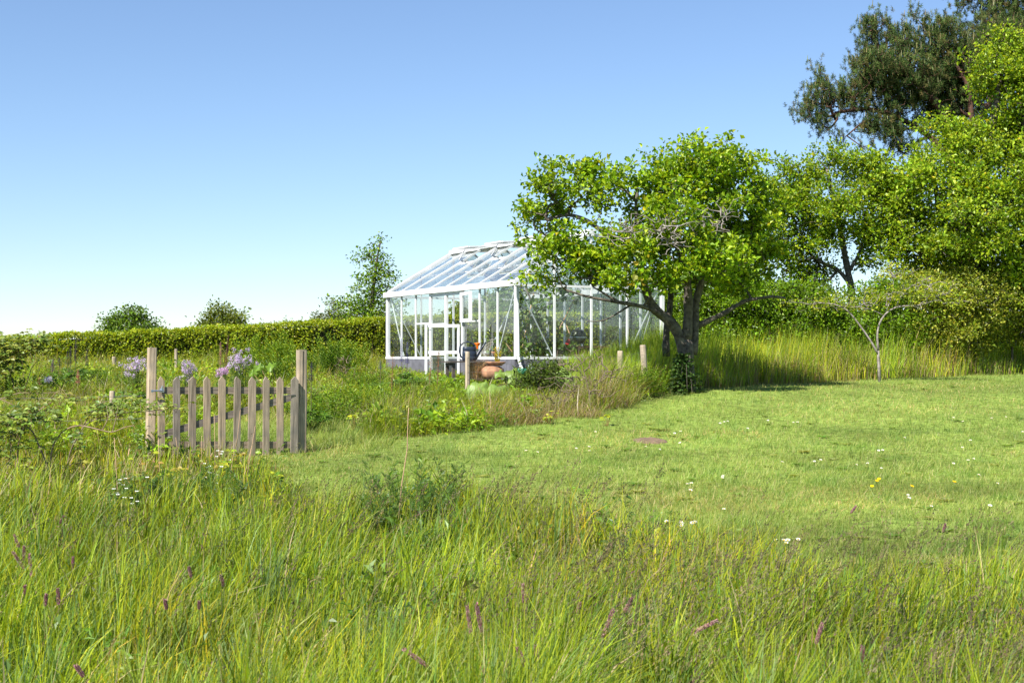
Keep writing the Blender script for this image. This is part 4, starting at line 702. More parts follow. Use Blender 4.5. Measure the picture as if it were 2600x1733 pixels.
def can():
    k = at(1191, 905, 30.0); z0 = bz+.016; root = empty('watering_can', (k[0], k[1]+.05, z0), math.radians(8), 'dark blue plastic watering can with orange rose, standing on the low table', 'watering can')
    m = MB(); n = 18; a = np.arange(n)*2*math.pi/n; sup = lambda r, z: np.c_[np.sign(np.cos(a))*np.abs(np.cos(a))**.7*r*.5, np.sign(np.sin(a))*np.abs(np.sin(a))**.7*r*.34, np.full(n, z)]
    pr = [(.26, 0), (.29, .01), (.30, .09), (.292, .10), (.292, .105), (.30, .115), (.295, .20), (.285, .205), (.285, .215), (.292, .22), (.285, .285), (.26, .30), (.2, .302)]; V = np.concatenate([sup(r, z) for r, z in pr]); i, j = np.meshgrid(np.arange(len(pr)-1), np.arange(n), indexing='ij'); j2 = (j+1) % n
    m.add(V, np.stack([i*n+j, i*n+j2, (i+1)*n+j2, (i+1)*n+j], -1).reshape(-1, 4)); m.build('body', NAVY, root, True)
    h = MB(); h.tube([(-.10, 0, .03), (-.17, 0, .09), (-.205, 0, .2), (-.195, 0, .30), (-.14, 0, .375), (-.05, 0, .40), (.04, 0, .39), (.09, 0, .35), (.115, 0, .28)], .017, 8); h.build('handle', NAVY, root, True)
    s = MB(); s.tube([(.12, 0, .06), (.17, 0, .12), (.23, 0, .22), (.31, 0, .33), (.36, 0, .40)], [.055, .045, .03, .021, .016], 10); s.build('spout', NAVY, root, True)
    r = MB(); r.lathe([(.018, -.03), (.022, .02), (.062, .075), (.068, .09), (0, .1)], (.175, -.02, .29), 14); r.build('rose', ORANGE, root, True)
can()
def pot():
    c = at(1251, 949, 29.9); g = float(gz(c[0], c[1])); z0 = c[2]; b = A([c[0], c[1], min(z0, g+.1)]); root = empty('terracotta_pot', b, 0, 'big weathered round terracotta jar between dry grass and the greenhouse corner', 'pot')
    MB().lathe([(.0, 0), (.15, 0), (.2, .05), (.225, .13), (.215, .2), (.16, .245), (.13, .26), (.0, .262)], (0, 0, 0), 26, None, None, (1.08, 1.08, 1.05)).build('body', TERRA, root, True)
    c2 = at(1259, 918, 29.9); b2 = A([c2[0], c2[1], b[2]+.28]); r2 = empty('plant_pot', b2, 0, 'shallow terracotta bowl holding a yellow leaved plant on top of the big jar', 'pot')
    MB().lathe([(0, .0), (.12, .0), (.19, .055), (.21, .06), (.21, .085), (.19, .085), (.18, .06), (0, .055)], (0, 0, 0), 26).build('bowl', TERRA, r2, True)
    rng = R_(3); b3 = b2+A([0, 0, .06]); t = empty('yellow_plant', b3, 0, 'upright yellow green plant growing in the shallow terracotta bowl', 'plant'); st = MB(); lv = MB()
    for k in range(13):
        dx, dy = rng.normal(0, .045, 2); P = A([[dx*.5, dy*.5, 0], [dx*1.2, dy, .12], [dx*1.4, dy*1.3, .2+.14*rng.random()]]); st.tube(P, .003, 4, (.2, .15, .05)); n = 16; tt = rng.random(n)
        Q_ = P[0]+(P[2]-P[0])*tt[:, None]; lv.leaves(Q_, rng.normal(0, 1, (n, 3))+A([0, 0, .3]), rng.normal(0, .5, (n, 3))+A([0, -.2, 1]), .045, .024, .2, pick(rng, n, [(.55, .45, .02), (.4, .42, .02), (.6, .35, .02), (.25, .33, .03)]))
    st.build('stems', DRY, t); lv.build('leaves', LEAF, t)
pot()
def straw():
    c = at(1213, 950, 30.1); b = A([c[0], c[1], float(gz(c[0], c[1]))]); rng = R_(4); N = 2600; a = rng.random(N)*6.28; r = .17*rng.random(N)**.5; B_ = np.c_[np.cos(a)*r, np.sin(a)*r*.8, .05+rng.random(N)*.3]
    mb = MB(); mb.ribbons(B_, np.c_[np.cos(a), np.sin(a)]*(.3+.8*rng.random((N, 1)))+rng.normal(0, .35, (N, 2)), .14+.15*rng.random(N), .007, 3, pick(rng, N, [(.68, .5, .26), (.55, .38, .2), (.75, .6, .36), (.38, .26, .14)]), rng); o = tag(mb.build('dry_grass_clump', DRY), 'round mound of dry straw coloured grass beside the terracotta jar', 'dry grass'); o.location = b
straw()
def tub():
    G = mat('green_plastic', (.02, .16, .09), .4); c = at(1326, 940, 30.2); root = empty('green_tub', (c[0], c[1], float(gz(c[0], c[1]))+.12), .2, 'dark green plastic tub with a looped handle under the downpipe', 'tub')
    MB().lathe([(0, 0), (.13, 0), (.175, .13), (.18, .2), (.165, .2), (.155, .12), (0, .1)], (0, 0, 0), 22).build('tub_body', G, root, True)
    a = np.linspace(0, math.pi, 12); MB().tube(np.c_[-np.cos(a)*.17-.02, np.full(12, -.03), .19+np.sin(a)*.09], .009, 7).build('handle', NAVY, root, True)
    p = at(1352, 925, 30.6); m = MB(); 
    m.lathe([(0, 0), (.08, 0), (.1, .19), (.085, .19), (.07, .02), (0, .02)], (0, 0, 0), 18); o = tag(m.build('glass_jar', mat('cloudy_plastic', (.45, .6, .55), .2, var=.1)), 'cloudy pale pot beside the green tub at the plinth', 'pot'); o.location = (p[0], p[1], float(gz(p[0], p[1]))+.2)
tub()
INZ = GZ
def chair(lx, ly, rz, label):
    W_ = ghw(lx, ly); root = empty('wicker_chair', (W_[0], W_[1], GZ), rz, label, 'chair', 'wicker chairs inside the greenhouse'); WK = mat('grey_wicker', (.3, .24, .19), .8, var=.25, vscale=60, bump=.6, bscale=90) if 'grey_wicker' not in MATS else MATS['grey_wicker']
    MB().lathe([(0, .36), (.26, .37), (.29, .41), (.25, .44), (0, .44)], (0, 0, 0), 20).build('seat', WK, root, True)
    bk = MB(); a = np.linspace(-.15, math.pi+.15, 22)
    for r, z in ((.30, 0), (.255, .0), (.21, 0), (.165, 0), (.12, 0)): bk.tube(np.c_[np.cos(a)*r, .24+.10*np.sin(a), .46+np.sin(a)*r*1.35+.06], .011, 5)
    for k in range(17): 
        t = (k+.5)/17*math.pi; bk.tube([(0.08*math.cos(t), .24, .45), (math.cos(t)*.29, .24+.1*math.sin(t), .50+math.sin(t)*.39)], .006, 4)
    bk.build('backrest', WK, root, True)
    for sx in (-.2, .2):
        for sy in (-.2, .2): MB().tube([(sx*1.1, sy*1.1, 0), (sx, sy, .37)], .017, 7).build('leg', WK, root, True)
chair(1.35, 4.1, math.radians(-25), 'round backed grey wicker chair seen through the glass of the lower door')
chair(1.3, 2.9, math.radians(40), 'round backed wicker chair behind the watering can inside the greenhouse')
def inside():
    tw = ghw(1.9, .75); d = tw[1]; tz = EYE-(878-HY)/F*d-GZ; root = empty('grill_table', (tw[0], tw[1], GZ), GA, 'brown wooden table inside the greenhouse gable carrying the kettle grill', 'table'); WD = woodmat('brown_table_wood', (.10, .045, .025), (.2, .1, .06), (2.5, 40, 40))
    MB().box((0, 0, tz-.02), (1.5, .6, .04)).build('tabletop', WD, root); MB().box((0, -.26, tz-.12), (1.42, .03, .15)).build('apron', WD, root)
    for sx in (-.68, .68):
        for sy in (-.24, .24): MB().bar((sx, sy, 0), (sx, sy, tz-.04), .06, .06, (0, 1, 0)).build('leg', WD, root)
    ST = mat('olive_steel', (.06, .065, .05), .35, .6); k = at(1468, 862, d); g = empty('kettle_grill', (k[0], d, GZ+tz), 0, 'domed metallic kettle grill standing on the brown table behind the gable glass', 'grill')
    MB().lathe([(.0, .05), (.1, .055), (.17, .12), (.185, .19), (.175, .19)], (0, 0, 0), 24).build('bowl', ST, g, True); MB().lathe([(.19, .2), (.185, .21), (.165, .30), (.10, .37), (.0, .385)], (0, 0, 0), 24).build('lid', ST, g, True)
    MB().lathe([(.0, .385), (.035, .39), (.03, .42), (.0, .43)], (0, 0, 0), 10).build('knob', NAVY, g, True); MB().lathe([(.196, .185), (.2, .195), (.196, .205)], (0, 0, 0), 24).build('rim', GALV, g, True)
    for a in (0, 2.1, 4.2): MB().tube([(math.cos(a)*.13, math.sin(a)*.13, 0), (math.cos(a)*.1, math.sin(a)*.1, .07)], .012, 6).build('foot', NAVY, g)
    q = at(1442, 862, d-.1); r = empty('red_lantern', (q[0], q[1], GZ+tz), 0, 'small red lantern beside the kettle grill', 'lantern'); MB().lathe([(0, 0), (.05, .0), (.062, .05), (.05, .12), (.02, .15), (0, .15)], (0, 0, 0), 14).build('body', mat('red_paint', (.5, .02, .03), .4), r, True); MB().tube([(-.05, 0, .1), (-.03, 0, .19), (.03, 0, .19), (.05, 0, .1)], .004, 5).build('handle', GALV, r)
    # pots indoors by the glass wall
    for (px_, py_, dd, r_, c_, lab) in ((1242, 893, 33.2, .13, (.75, .75, .72), 'white bowl on the ground level shelf behind the doorway glass'), (1262, 893, 32.8, .14, (.6, .2, .05), 'orange dish beside the white bowl inside the glass'), (1281, 868, 32.9, .07, (.5, .2, .09), 'small terracotta pot high behind the front glass')):
        p = at(px_, py_, dd); o = MB().lathe([(0, 0), (r_*.6, 0), (r_, r_*.5), (r_*1.02, r_*.62), (r_*.9, r_*.6), (0, r_*.2)], (0, 0, 0), 20).build('bowl', mat('glaze', c_, .5), None, True); tag(o, lab, 'bowl'); o.location = p-A([0, 0, r_*.6])
        sh_ = at(px_, py_, dd)
    s0 = ghw(.55, 1.75); sh = empty('plant_shelf', (s0[0], s0[1], GZ), GA, 'low wooden shelf inside the front glass wall holding the bowls', 'shelf'); MB().box((0, 0, .44), (.6, 1.5, .03)).build('board', WD, sh)
    for sx in (-.25, .25):
        for sy in (-.65, .65): MB().bar((sx, sy, 0), (sx, sy, .425), .04, .04, (0, 1, 0)).build('leg', WD, sh)
    # grapevine
    rng = R_(14); vb = ghw(.75, .45); root = empty('grapevine', (vb[0], vb[1], GZ), 0, 'leafy grapevine climbing inside the near corner of the greenhouse', 'vine'); Lc = lambda x, y, z: ghw(x, y, z)
    sk = [(A([Lc(.75, .45, -.05), Lc(.78, .45, .4), Lc(.7, .5, .9), Lc(.8, .6, 1.5), Lc(.7, .9, 2.1)]), np.linspace(.03, .018, 5)), (A([Lc(.7, .9, 2.1), Lc(.65, 1.5, 2.2), Lc(.6, 2.3, 2.15), Lc(.7, 3.0, 2.2)]), np.linspace(.015, .008, 4)), (A([Lc(.8, .6, 1.5), Lc(1.2, .5, 1.7), Lc(1.6, .5, 1.9)]), np.linspace(.014, .006, 3))]
    pts = []
    for (c, r, n) in (((.95, .5, .55), (.8, .45, .6), 110), ((.75, .6, 1.3), (.42, .5, .6), 60), ((.6, 1.5, 1.95), (.3, 1.1, .3), 45), ((1.3, .6, 2.0), (.8, .5, .3), 35), ((.5, 1.4, .7), (.3, .9, .35), 45)):
        u = nrm(rng.normal(0, 1, (n, 3)))*rng.random((n, 1))**.4*A(r)+A(c); u = u[(u[:, 0] > .12) & (u[:, 1] > .12)]; pts += [Lc(*q) for q in u]
    g = grow(sk, A(pts), rng, .2, .04); shift(wood_mesh(sk, g), vb*[1, 1, 0]+[0, 0, GZ]).build('stems', BARK, root, True)
    arr = g[0]; nod = arr[g[3]:][g[4][g[3]:] <= 3]; N = len(nod)*5; P = nod[np.repeat(np.arange(len(nod)), 5)]+rng.normal(0, .06, (N, 3)); dn = np.stack([(P[:, :2]-GN)@gu, (P[:, :2]-GN)@gv], 1); k = (dn.min(1) > .08); P = P[k]; N = len(P); mb = MB()
    mb.leaves6(P, rng.normal(0, 1, (N, 3))+A([0, -.2, -.5]), rng.normal(0, .5, (N, 3))+A([-.5, -.5, .6]), .08+.05*rng.random(N), .10, .12, pick(rng, N, [(.12, .2, .03), (.17, .25, .05), (.07, .13, .02)])); shift(mb, vb*[1, 1, 0]+[0, 0, GZ]).build('leaves', LEAF, root)
    # bamboo canes leaning in the corner
    for p, q_, lab in (((1282, 868, 32.0), (1308, 903, 31.9), 'thin bamboo cane leaning behind the braced front pane'), ((1355, 745, 32.3), (1322, 900, 31.9), 'reddish cane tied beside the white gable brace'), ((1458, 760, 32.9), (1412, 850, 32.7), 'rust coloured cane slanting down left of the kettle grill'), ((1437, 822, 33.2), (1450, 858, 33.1), 'short pale cane sticking up behind the red lantern')):
        a_, b_ = at(*p), at(*q_); b_[2] = min(b_[2], a_[2]); o = tag(shift(MB().tube([b_, (a_+b_)/2, a_], .011, 7), b_).build('cane', mat('bamboo', (.5, .3, .16), .6, var=.3)), lab, 'cane'); o.location = b_
inside()
# ------------------------------------------------------------------ individual plants
def dfor(py, h=0.0):
    """distance at which a point h above the ground shows at row py"""
    d = np.linspace(3, 44, 1500); e = (EYE-gz(0*d, d)-h)*F/d-(py-HY); return float(d[np.argmin(np.abs(e))])
def root_at(name, px_, d, label, cat, group=None, dz=0):
    X = (px_-CX)/F*d; return empty(name, (X, d, float(gz(X, d))+dz), 0, label, cat, group)
def lupin(px_, d, label, spikes, leafR=.28, leafH=.35, nl=26, seed=0, col=((.1, .2, .02), (.15, .26, .025), (.06, .13, .015))):
    rng = R_(200+seed); r = root_at('lupin', px_, d, label, 'lupin', 'lupins in the garden bed'); st = MB(); lv = MB()
    for i in range(nl):
        a = rng.random()*6.28; q = rng.random()**.6; T = A([math.cos(a)*leafR*q, math.sin(a)*leafR*q, leafH*(.45+.6*(1-q*.6)*rng.random()+.1)]); st.tube([(0, 0, 0), T*A([.5, .5, .7]), T], .004, 4, (.12, .16, .04)); k = 9; aa = np.arange(k)*6.28/k
        tl = nrm(rng.normal(0, .3, 3)+A([-.1, -.35, 1])); u = nrm(np.cross(tl, [1, 0, 0])); v = np.cross(tl, u); D = np.cos(aa)[:, None]*u+np.sin(aa)[:, None]*v+tl*.15
        lv.leaves(np.repeat(T[None], k, 0), D, np.repeat(tl[None], k, 0), .085+.03*rng.random(), .024, .2, pick(rng, k, col))
    for (sx, top, bot, lean, cs) in spikes:   # spike tip and bottom rows in the photograph
        zt = EYE-(top-HY)/F*d-r.location.z; z0 = EYE-(bot-HY)/F*d-r.location.z; X = (sx-px_)/F*d; L = zt-z0; mb = MB()
        st.tube([(X*.3, 0, 0), (X*.7, 0, z0*.6), (X, 0, z0)], .007, 5, (.14, .14, .05)); n = int(L/.021)+3
        mb.tube([(X, 0, z0-.02), (X+lean*.5, 0, (z0+zt)/2), (X+lean, 0, zt)], [.006, .005, .003], 5, A(cs[0])*.7)
        for j in range(n):
            t = j/(n-1); w_ = (.034*(1-t)**.55+.007); m_ = 7; aa = np.arange(m_)*6.28/m_+j*.4; P0 = A([X+lean*t, 0, z0+L*t]); P = P0+np.c_[np.cos(aa)*w_*.5, np.sin(aa)*w_*.5, np.zeros(m_)]; D = np.c_[np.cos(aa), np.sin(aa), np.full(m_, .45)]
            c = pick(rng, m_, [cs[0] if t < .5 or rng.random() < .4 else cs[1], cs[1] if t > .55 else cs[0]], .15); mb.leaves(P, D, np.c_[-np.cos(aa), -np.sin(aa), np.full(m_, 1.)], w_*.75, .016, .35, c)
        mb.build('flower_spike', PETAL, r)
    st.build('stems', DRY, r); lv.build('leaves', LEAF, r)
DP = ((.045, .02, .09), (.08, .05, .14)); BP = ((.1, .09, .3), (.45, .45, .6)); PK = ((.62, .13, .2), (.62, .42, .25)); BR = ((.25, .1, .08), (.16, .07, .1)); SM = ((.5, .24, .2), (.6, .42, .3))
lupin(185, 27.5, 'lupin with three dark purple spikes in front of the hedge', [(171, 892, 925, 0, DP), (178, 880, 922, .01, DP), (192, 862, 915, .01, DP)], .4, .42, 44, 1)
lupin(222, 28.5, 'lupin with one dark purple spike right of the three spiked clump', [(221, 882, 926, 0, DP)], .3, .35, 26, 2)
lupin(140, 26.5, 'lupin with two short mauve spikes at the left of the bed', [(133, 910, 942, .01, ((.16, .08, .2), (.2, .14, .22))), (151, 908, 928, 0, DP)], .34, .34, 30, 3)
lupin(198, 24, 'lupin with one bright pink spike below the purple ones', [(198, 938, 972, 0, PK)], .26, .26, 20, 4)
lupin(100, 24, 'small lupin with a short pink spike near the left edge', [(100, 958, 976, 0, PK)], .22, .22, 16, 5)
lupin(562, 25, 'tall lupin with a salmon pink spike above the middle pickets', [(560, 868, 925, 0, SM)], .2, .35, 14, 6)
lupin(560, 24, 'tall leaning lupin with a dark brown purple spike above the gate', [(572, 850, 945, .05, BR)], .2, .3, 12, 7)
lupin(790, 20.5, 'lupin with a dark purple spike just right of the right gate post', [(790, 918, 966, .01, DP)], .32, .32, 34, 8)
lupin(1027, 26.5, 'lupin with two big blue and white spikes before the plinth', [(1020, 860, 918, -.01, BP), (1034, 868, 922, .0, BP)], .36, .36, 46, 9)
lupin(966, 26, 'small lupin with a slate blue bud spike left of the greenhouse', [(966, 914, 936, 0, ((.12, .13, .22), (.2, .22, .25)))], .26, .26, 20, 10)
lupin(330, 22.5, 'leafy lupin with a small dark bud spike left of the latch post', [(331, 1005, 1023, 0, DP)], .3, .42, 34, 11)
def phlox(px_, py_, d, label, rx, ry, col, seed, n=26):
    rng = R_(300+seed); r = root_at('flower_clump', px_, d, label, 'flowers', 'flowering clumps in the garden bed'); z = EYE-(py_-HY)/F*d-r.location.z; st = MB(); fl = MB(); lv = MB(); RX = rx/F*d; RY = ry/F*d
    for i in range(n):
        c = A([rng.normal(0, .5)*RX, rng.normal(0, .5)*RX, z+rng.normal(0, .5)*RY]); c[2] += RY*.3; b = c*A([.35, .35, 0]); st.tube([b, (b+c)/2+rng.normal(0, .01, 3), c], .003, 4, (.13, .18, .04)); k = 26; u = nrm(rng.normal(0, 1, (k, 3))); P = c+u*A([.045, .045, .05])*rng.random((k, 1))**.4
        for a in range(3): fl.leaves(P, np.cross(u, nrm(rng.normal(0, 1, (k, 3))))+u*.3, u, .013, .011, .1, pick(rng, k, col, .12))
        m_ = 12; t = rng.random((m_, 1)); lv.leaves(b+(c-b)*t*.9, rng.normal(0, 1, (m_, 3))+A([0, 0, .2]), rng.normal(0, .4, (m_, 3))+A([0, 0, 1]), .07, .018, .2, pick(rng, m_, [(.1, .18, .03), (.14, .23, .03)]))
    st.build('stems', DRY, r); fl.build('blossoms', PETAL, r); lv.build('leaves', LEAF, r)
LI = [(.66, .5, .7), (.8, .68, .82), (.56, .4, .64)]
phlox(340, 938, 24, 'pale lilac flower clump directly left of the latch post', 32, 26, LI, 1, 34); phlox(480, 943, 23, 'lilac flower clump above the third picket', 18, 26, LI, 2, 22)
phlox(565, 948, 22.5, 'small pink lilac flowers low over the fifth picket', 20, 13, [(.65, .35, .58), (.7, .5, .7)], 3, 16); phlox(612, 927, 23.5, 'wide lilac flower clump above the middle of the gate', 34, 24, LI, 4, 36)
phlox(122, 968, 24, 'small whitish lilac flower clump at the left of the bed', 9, 9, [(.75, .68, .8)], 5, 8)
def leafy(px_, d, h, label, seed, n=14, R=.3, cols=((.2, .32, .02), (.28, .38, .03), (.12, .22, .02)), L=.12, asp=.24, name='leafy_plant', group='tall leafy plants before the hedge', up=.5):
    rng = R_(400+seed); r = root_at(name, px_, d, label, 'plant', group); st = MB(); lv = MB()
    for i in range(n):
        b = A([*rng.normal(0, R*.35, 2), 0]); T = b*1.6+A([*rng.normal(0, R*.3, 2), h*(.7+.4*rng.random())]); st.tube([b, (b+T)/2*A([.95, .95, 1]), T], [.006, .005, .003], 4, (.13, .2, .03)); k = int(h*52); t = np.linspace(.2, 1, k)[:, None]; P = b+(T-b)*t; a = np.arange(k)*2.4+rng.random()*6
        lv.leaves(P, np.c_[np.cos(a), np.sin(a), np.full(k, up)+t[:, 0]*.5], np.c_[-np.cos(a)*.6, -np.sin(a)*.6, np.ones(k)], L*(1.1-.45*t[:, 0]), L*asp, .25, pick(rng, k, cols))
    st.build('stems', DRY, r); lv.build('leaves', LEAF, r)
for i, (p, d, h, lb) in enumerate([(655, 33, .95, 'bright leafy plant left of the short pale post'), (688, 31, .85, 'bright upright leafy plant just right of the short pale post'), (716, 33, 1.0, 'tallest yellow green leafy plant behind the gate'), (700, 28, .62, 'low yellow green leafy plant in front of the tallest one'), (742, 31, .7, 'bright leafy plant left of the cracked gate post'), (668, 27, .6, 'leafy green plant close above the ninth picket'), (806, 30, .62, 'leafy plant just right of the cracked gate post'), (856, 32, .95, 'pale leafed clump right of the gate before the hedge'), (836, 29, .75, 'dark green leafy mound right of the gate'), (885, 33, .8, 'leafy grass green plant nearest the left greenhouse corner')]):
    leafy(p, d, h, lb, i, 24, .42, ((.1, .2, .02), (.15, .25, .02), (.07, .14, .015)) if i in (5, 8) else ((.2, .32, .02), (.3, .39, .03), (.13, .23, .02)))
def fern(px_, py_, h, label, seed, n=9, cols=((.07, .15, .02), (.1, .19, .025), (.05, .11, .02))):
    d = dfor(py_); rng = R_(500+seed); r = root_at('tansy_plant', px_, d, label, 'plant', 'feathery dark green plants in the tall grass'); st = MB(); lv = MB()
    for i in range(n):
        b = A([*rng.normal(0, .07, 2), 0]); a0 = rng.random()*6.28; sp = .05+.22*rng.random(); T = b+A([math.cos(a0)*sp, math.sin(a0)*sp, h*(.6+.45*rng.random())]); st.tube([b, (b+T)/2, T], .0035, 4, (.1, .15, .03))
        for t in np.linspace(.35, 1, 9):
            P0 = b+(T-b)*t; a = rng.random()*6.28; fl = .11*(1.25-.6*t); D = nrm(A([math.cos(a), math.sin(a), .75])); k = 9; q = np.linspace(.15, 1, k)[:, None]; P = P0+D*fl*q; s_ = nrm(np.cross(D, [0, 0, 1.]))
            for sg in (-1, 1): lv.leaves(P, s_*sg+D*.7, np.repeat([[0, -.3, 1.]], k, 0)+rng.normal(0, .15, (k, 3)), .034*(1.15-q[:, 0]*.75), .009, .1, pick(rng, k, cols))
    st.build('stems', DRY, r); lv.build('leaves', LEAF, r)
for i, (p, y, h, lb) in enumerate([(1000, 1345, .55, 'tallest feathery dark plant beside the long dry stalk'), (1130, 1330, .52, 'feathery plant leaning right in the middle of the meadow'), (1065, 1370, .42, 'low feathery plant between the two taller ones'), (960, 1370, .35, 'small feathery plant left of the long dry stalk'), (425, 1315, .38, 'feathery plant in the grass below the fourth picket'), (500, 1305, .36, 'feathery plant in the grass below the fifth picket'), (560, 1300, .36, 'feathery plant below the sixth and seventh pickets'), (370, 1320, .34, 'feathery plant at the left of the row below the gate'), (1085, 1450, .36, 'bluish feathery plant nearest the camera in the middle')]):
    fern(p, y, h, lb, i, 11 if i < 3 else 9)
def yplant(px_, py_, label, seed, h=.3, cols=((.45, .42, .03), (.35, .4, .03), (.5, .36, .06)), n=34, L=.055, name='yellow_leaf_sprout', d=None):
    d = d or dfor(py_+h*150); rng = R_(600+seed); r = root_at(name, px_, d, label, 'plant', 'yellow leaved sprouts'); st = MB(); P = np.c_[rng.normal(0, h*.28, n), rng.normal(0, h*.28, n), h*(.35+.75*rng.random(n))]
    st.frusta(P*A([.3, .3, 0]), P, .0035, .002, 4, (.25, .13, .06)); lv = MB(); Q_ = np.repeat(P, 3, 0); aa = np.tile([-.9, 0, .9], n)+np.repeat(rng.random(n)*6.28, 3); lv.leaves6(Q_, np.c_[np.cos(aa), np.sin(aa), np.full(3*n, .1)], rng.normal(0, .3, (3*n, 3))+A([0, -.4, 1]), L*(.8+.4*rng.random(3*n)), L*.75, .15, np.repeat(pick(rng, n, cols, .15), 3, 0))
    st.build('stems', DRY, r); lv.build('leaves', LEAF, r)
for i, (p, y, lb, h) in enumerate([(372, 1180, 'yellow leaved sprout in front of the first picket', .34), (398, 1200, 'small yellow sprout between the first two pickets', .25), (450, 1215, 'orange tinted yellow sprout below the fourth picket', .24), (604, 1180, 'yellow leaved sprout in front of the seventh picket', .36), (590, 1205, 'low orange yellow sprout below the seventh picket', .22), (690, 1220, 'lime green trailing sprout right below the gate', .22), (545, 1190, 'pale yellow sprout among the white flowers', .22), (900, 1050, 'lime sprout in the rough bank right of the gate', .3), (935, 1058, 'lime sprout with hanging leaves on the rough bank', .24), (1140, 1020, 'yellowish sprout on the bank below the fence post', .26), (1395, 1045, 'bright yellow green sprout at the foot of the dry scrub', .2), (1540, 1052, 'small lime sprout at the foot of the thick fence post', .16), (1627, 955, 'lime sprout at the foot of the leaning post', .14)]):
    yplant(p, y, lb, i, h, ((.42, .46, .03), (.3, .4, .03)) if i > 6 or i == 5 else ((.4, .4, .03), (.3, .38, .03), (.42, .32, .06)), 14 if i < 5 else 10, .06)
def wflower(px_, py_, label, seed, n=5):
    d = dfor(py_, .28); rng = R_(650+seed); r = root_at('white_flower', px_, d, label, 'flowers', 'small white flowers in front of the gate'); st = MB(); fl = MB()
    for i in range(n):
        T = A([*rng.normal(0, .07, 2), .28+.06*rng.normal()]); st.tube([T*A([.3, .3, 0]), T], .0025, 4, (.14, .2, .04)); a = np.arange(5)*1.2566; fl.leaves(np.repeat(T[None], 5, 0), np.c_[np.cos(a), np.sin(a)-.5, np.full(5, .3)], np.repeat([[0, -.6, 1.]], 5, 0), .02, .014, .1, (.85, .85, .8))
    st.build('stems', DRY, r); fl.build('blossoms', PETAL, r)
for i, (p, y, lb) in enumerate([(562, 1165, 'white flowers in front of the sixth picket'), (530, 1215, 'brightest white flower cluster below the gate'), (548, 1182, 'white flowers just left of the yellow sprout'), (308, 1235, 'two white flowers low left of the gate'), (322, 1262, 'white flower cluster lowest left in the grass'), (345, 1250, 'white flowers right of the lowest cluster')]): wflower(p, y, lb, i)
def bigleaf(px_, py_, d, label, seed, leaves, pale=0):
    rng = R_(700+seed); r = root_at('burdock_plant', px_, d, label, 'plant', 'big leaved plants in front of the greenhouse')
    c0 = A([(.2, .3, .05), (.16, .27, .03), (.24, .36, .08)][pale]); st = MB()
    for (lx, ly, sz) in leaves:
        c = at(lx, ly, d)-A(r.location)+A([0, rng.normal(0, .12), 0]); a = rng.normal(0, .6); nr_, na = 5, 18; V = []; tl = nrm(A([rng.normal(-.1, .25), -.75+rng.normal(0, .15), .7])); u = nrm(np.cross(tl, [math.cos(a), 0, math.sin(a)])); v = np.cross(tl, u)
        for i in range(nr_):
            q = i/(nr_-1)
            for j in range(na):
                th = j*2*math.pi/na; rad = sz/F*d*q*(1-.28*math.cos(th)+.07*math.sin(5*th+seed)*q); V.append(c+u*math.cos(th)*rad+v*math.sin(th)*rad*.85+tl*(.04*math.sin(4*th+seed)*q*q-.10*q*q*sz/60))
        m = MB(); i, j = np.meshgrid(np.arange(nr_-1), np.arange(na), indexing='ij'); j2 = (j+1) % na; cc = c0*(.85+.3*rng.random((nr_*na, 1))); m.add(A(V), np.stack([i*na+j, i*na+j2, (i+1)*na+j2, (i+1)*na+j], -1).reshape(-1, 4), cc); m.build('leaf', LEAF, r, True); st.tube([(c[0]*.3, 0, 0), c*.6, c-tl*.01], .008, 5, (.25, .2, .08))
    st.build('stems', DRY, r)
bigleaf(1310, 960, 26.5, 'big leaved plant right of the terracotta jar', 1, [(1305, 948, 26), (1270, 945, 16), (1335, 960, 20)])
bigleaf(1245, 1000, 24.5, 'big leaved plant drooping low in front of the terracotta jar', 2, [(1222, 985, 34), (1272, 990, 38), (1298, 1008, 26), (1185, 992, 24), (1245, 1010, 24)], 2)
bigleaf(1420, 955, 26, 'pale grey green big leaves behind the dark shrub', 3, [(1424, 945, 30), (1450, 962, 20), (1400, 960, 18)], 2)
bigleaf(735, 940, 22, 'broad leaved plant directly left of the cracked gate post', 4, [(690, 925, 16), (660, 930, 14), (640, 945, 12)], 1)
tree('shrub', 'dark green narrow leaved shrub among dry twigs below the downpipe', 'shrub', 25.2, (1375, 1010), [(1365, 950, 42, 30), (1395, 965, 36, 30), (1340, 970, 28, 24), (1375, 995, 45, 22)], [(.02, .012, [(1378, 1035), (1376, 1000), (1372, 970)]), (.014, .006, [(1380, 1020), (1398, 990), (1402, 960)])], 170, 4.2, .075, .022, [(.07, .11, .035), (.1, .15, .05), (.05, .08, .025)], 95, .05, None, .2)
def deadshrub(px_, d, label, limbs, lobes, n, seed):
    rng = R_(seed); b = at(px_, 1000, d); b[2] = float(gz(b[0], d)); r = empty('dry_shrub', b, 0, label, 'dry shrub'); sk = skel(limbs, d); g = grow(sk, lobes_pts(lobes, n, d, rng, .15, .6), rng, .09, .03, tip=.003, maxr=.01); shift(wood_mesh([(P_, r_*.5) for P_, r_ in sk], g, 3, 5), b).build('branches', BARKD, r)
BARKD = barkmat('brown_twig_bark', (.09, .06, .04), (.24, .18, .13))
deadshrub(1460, 23.6, 'leafless brown twiggy shrub in the bank left of the thick fence post', [(.02, .01, [(1500, 1040), (1495, 985), (1480, 930), (1468, 895)]), (.014, .006, [(1497, 1000), (1530, 960), (1545, 925)]), (.012, .005, [(1455, 1040), (1462, 990), (1448, 940)])], [(1470, 930, 50, 45), (1530, 950, 40, 40), (1440, 970, 40, 40), (1500, 990, 50, 35)], 260, 96)
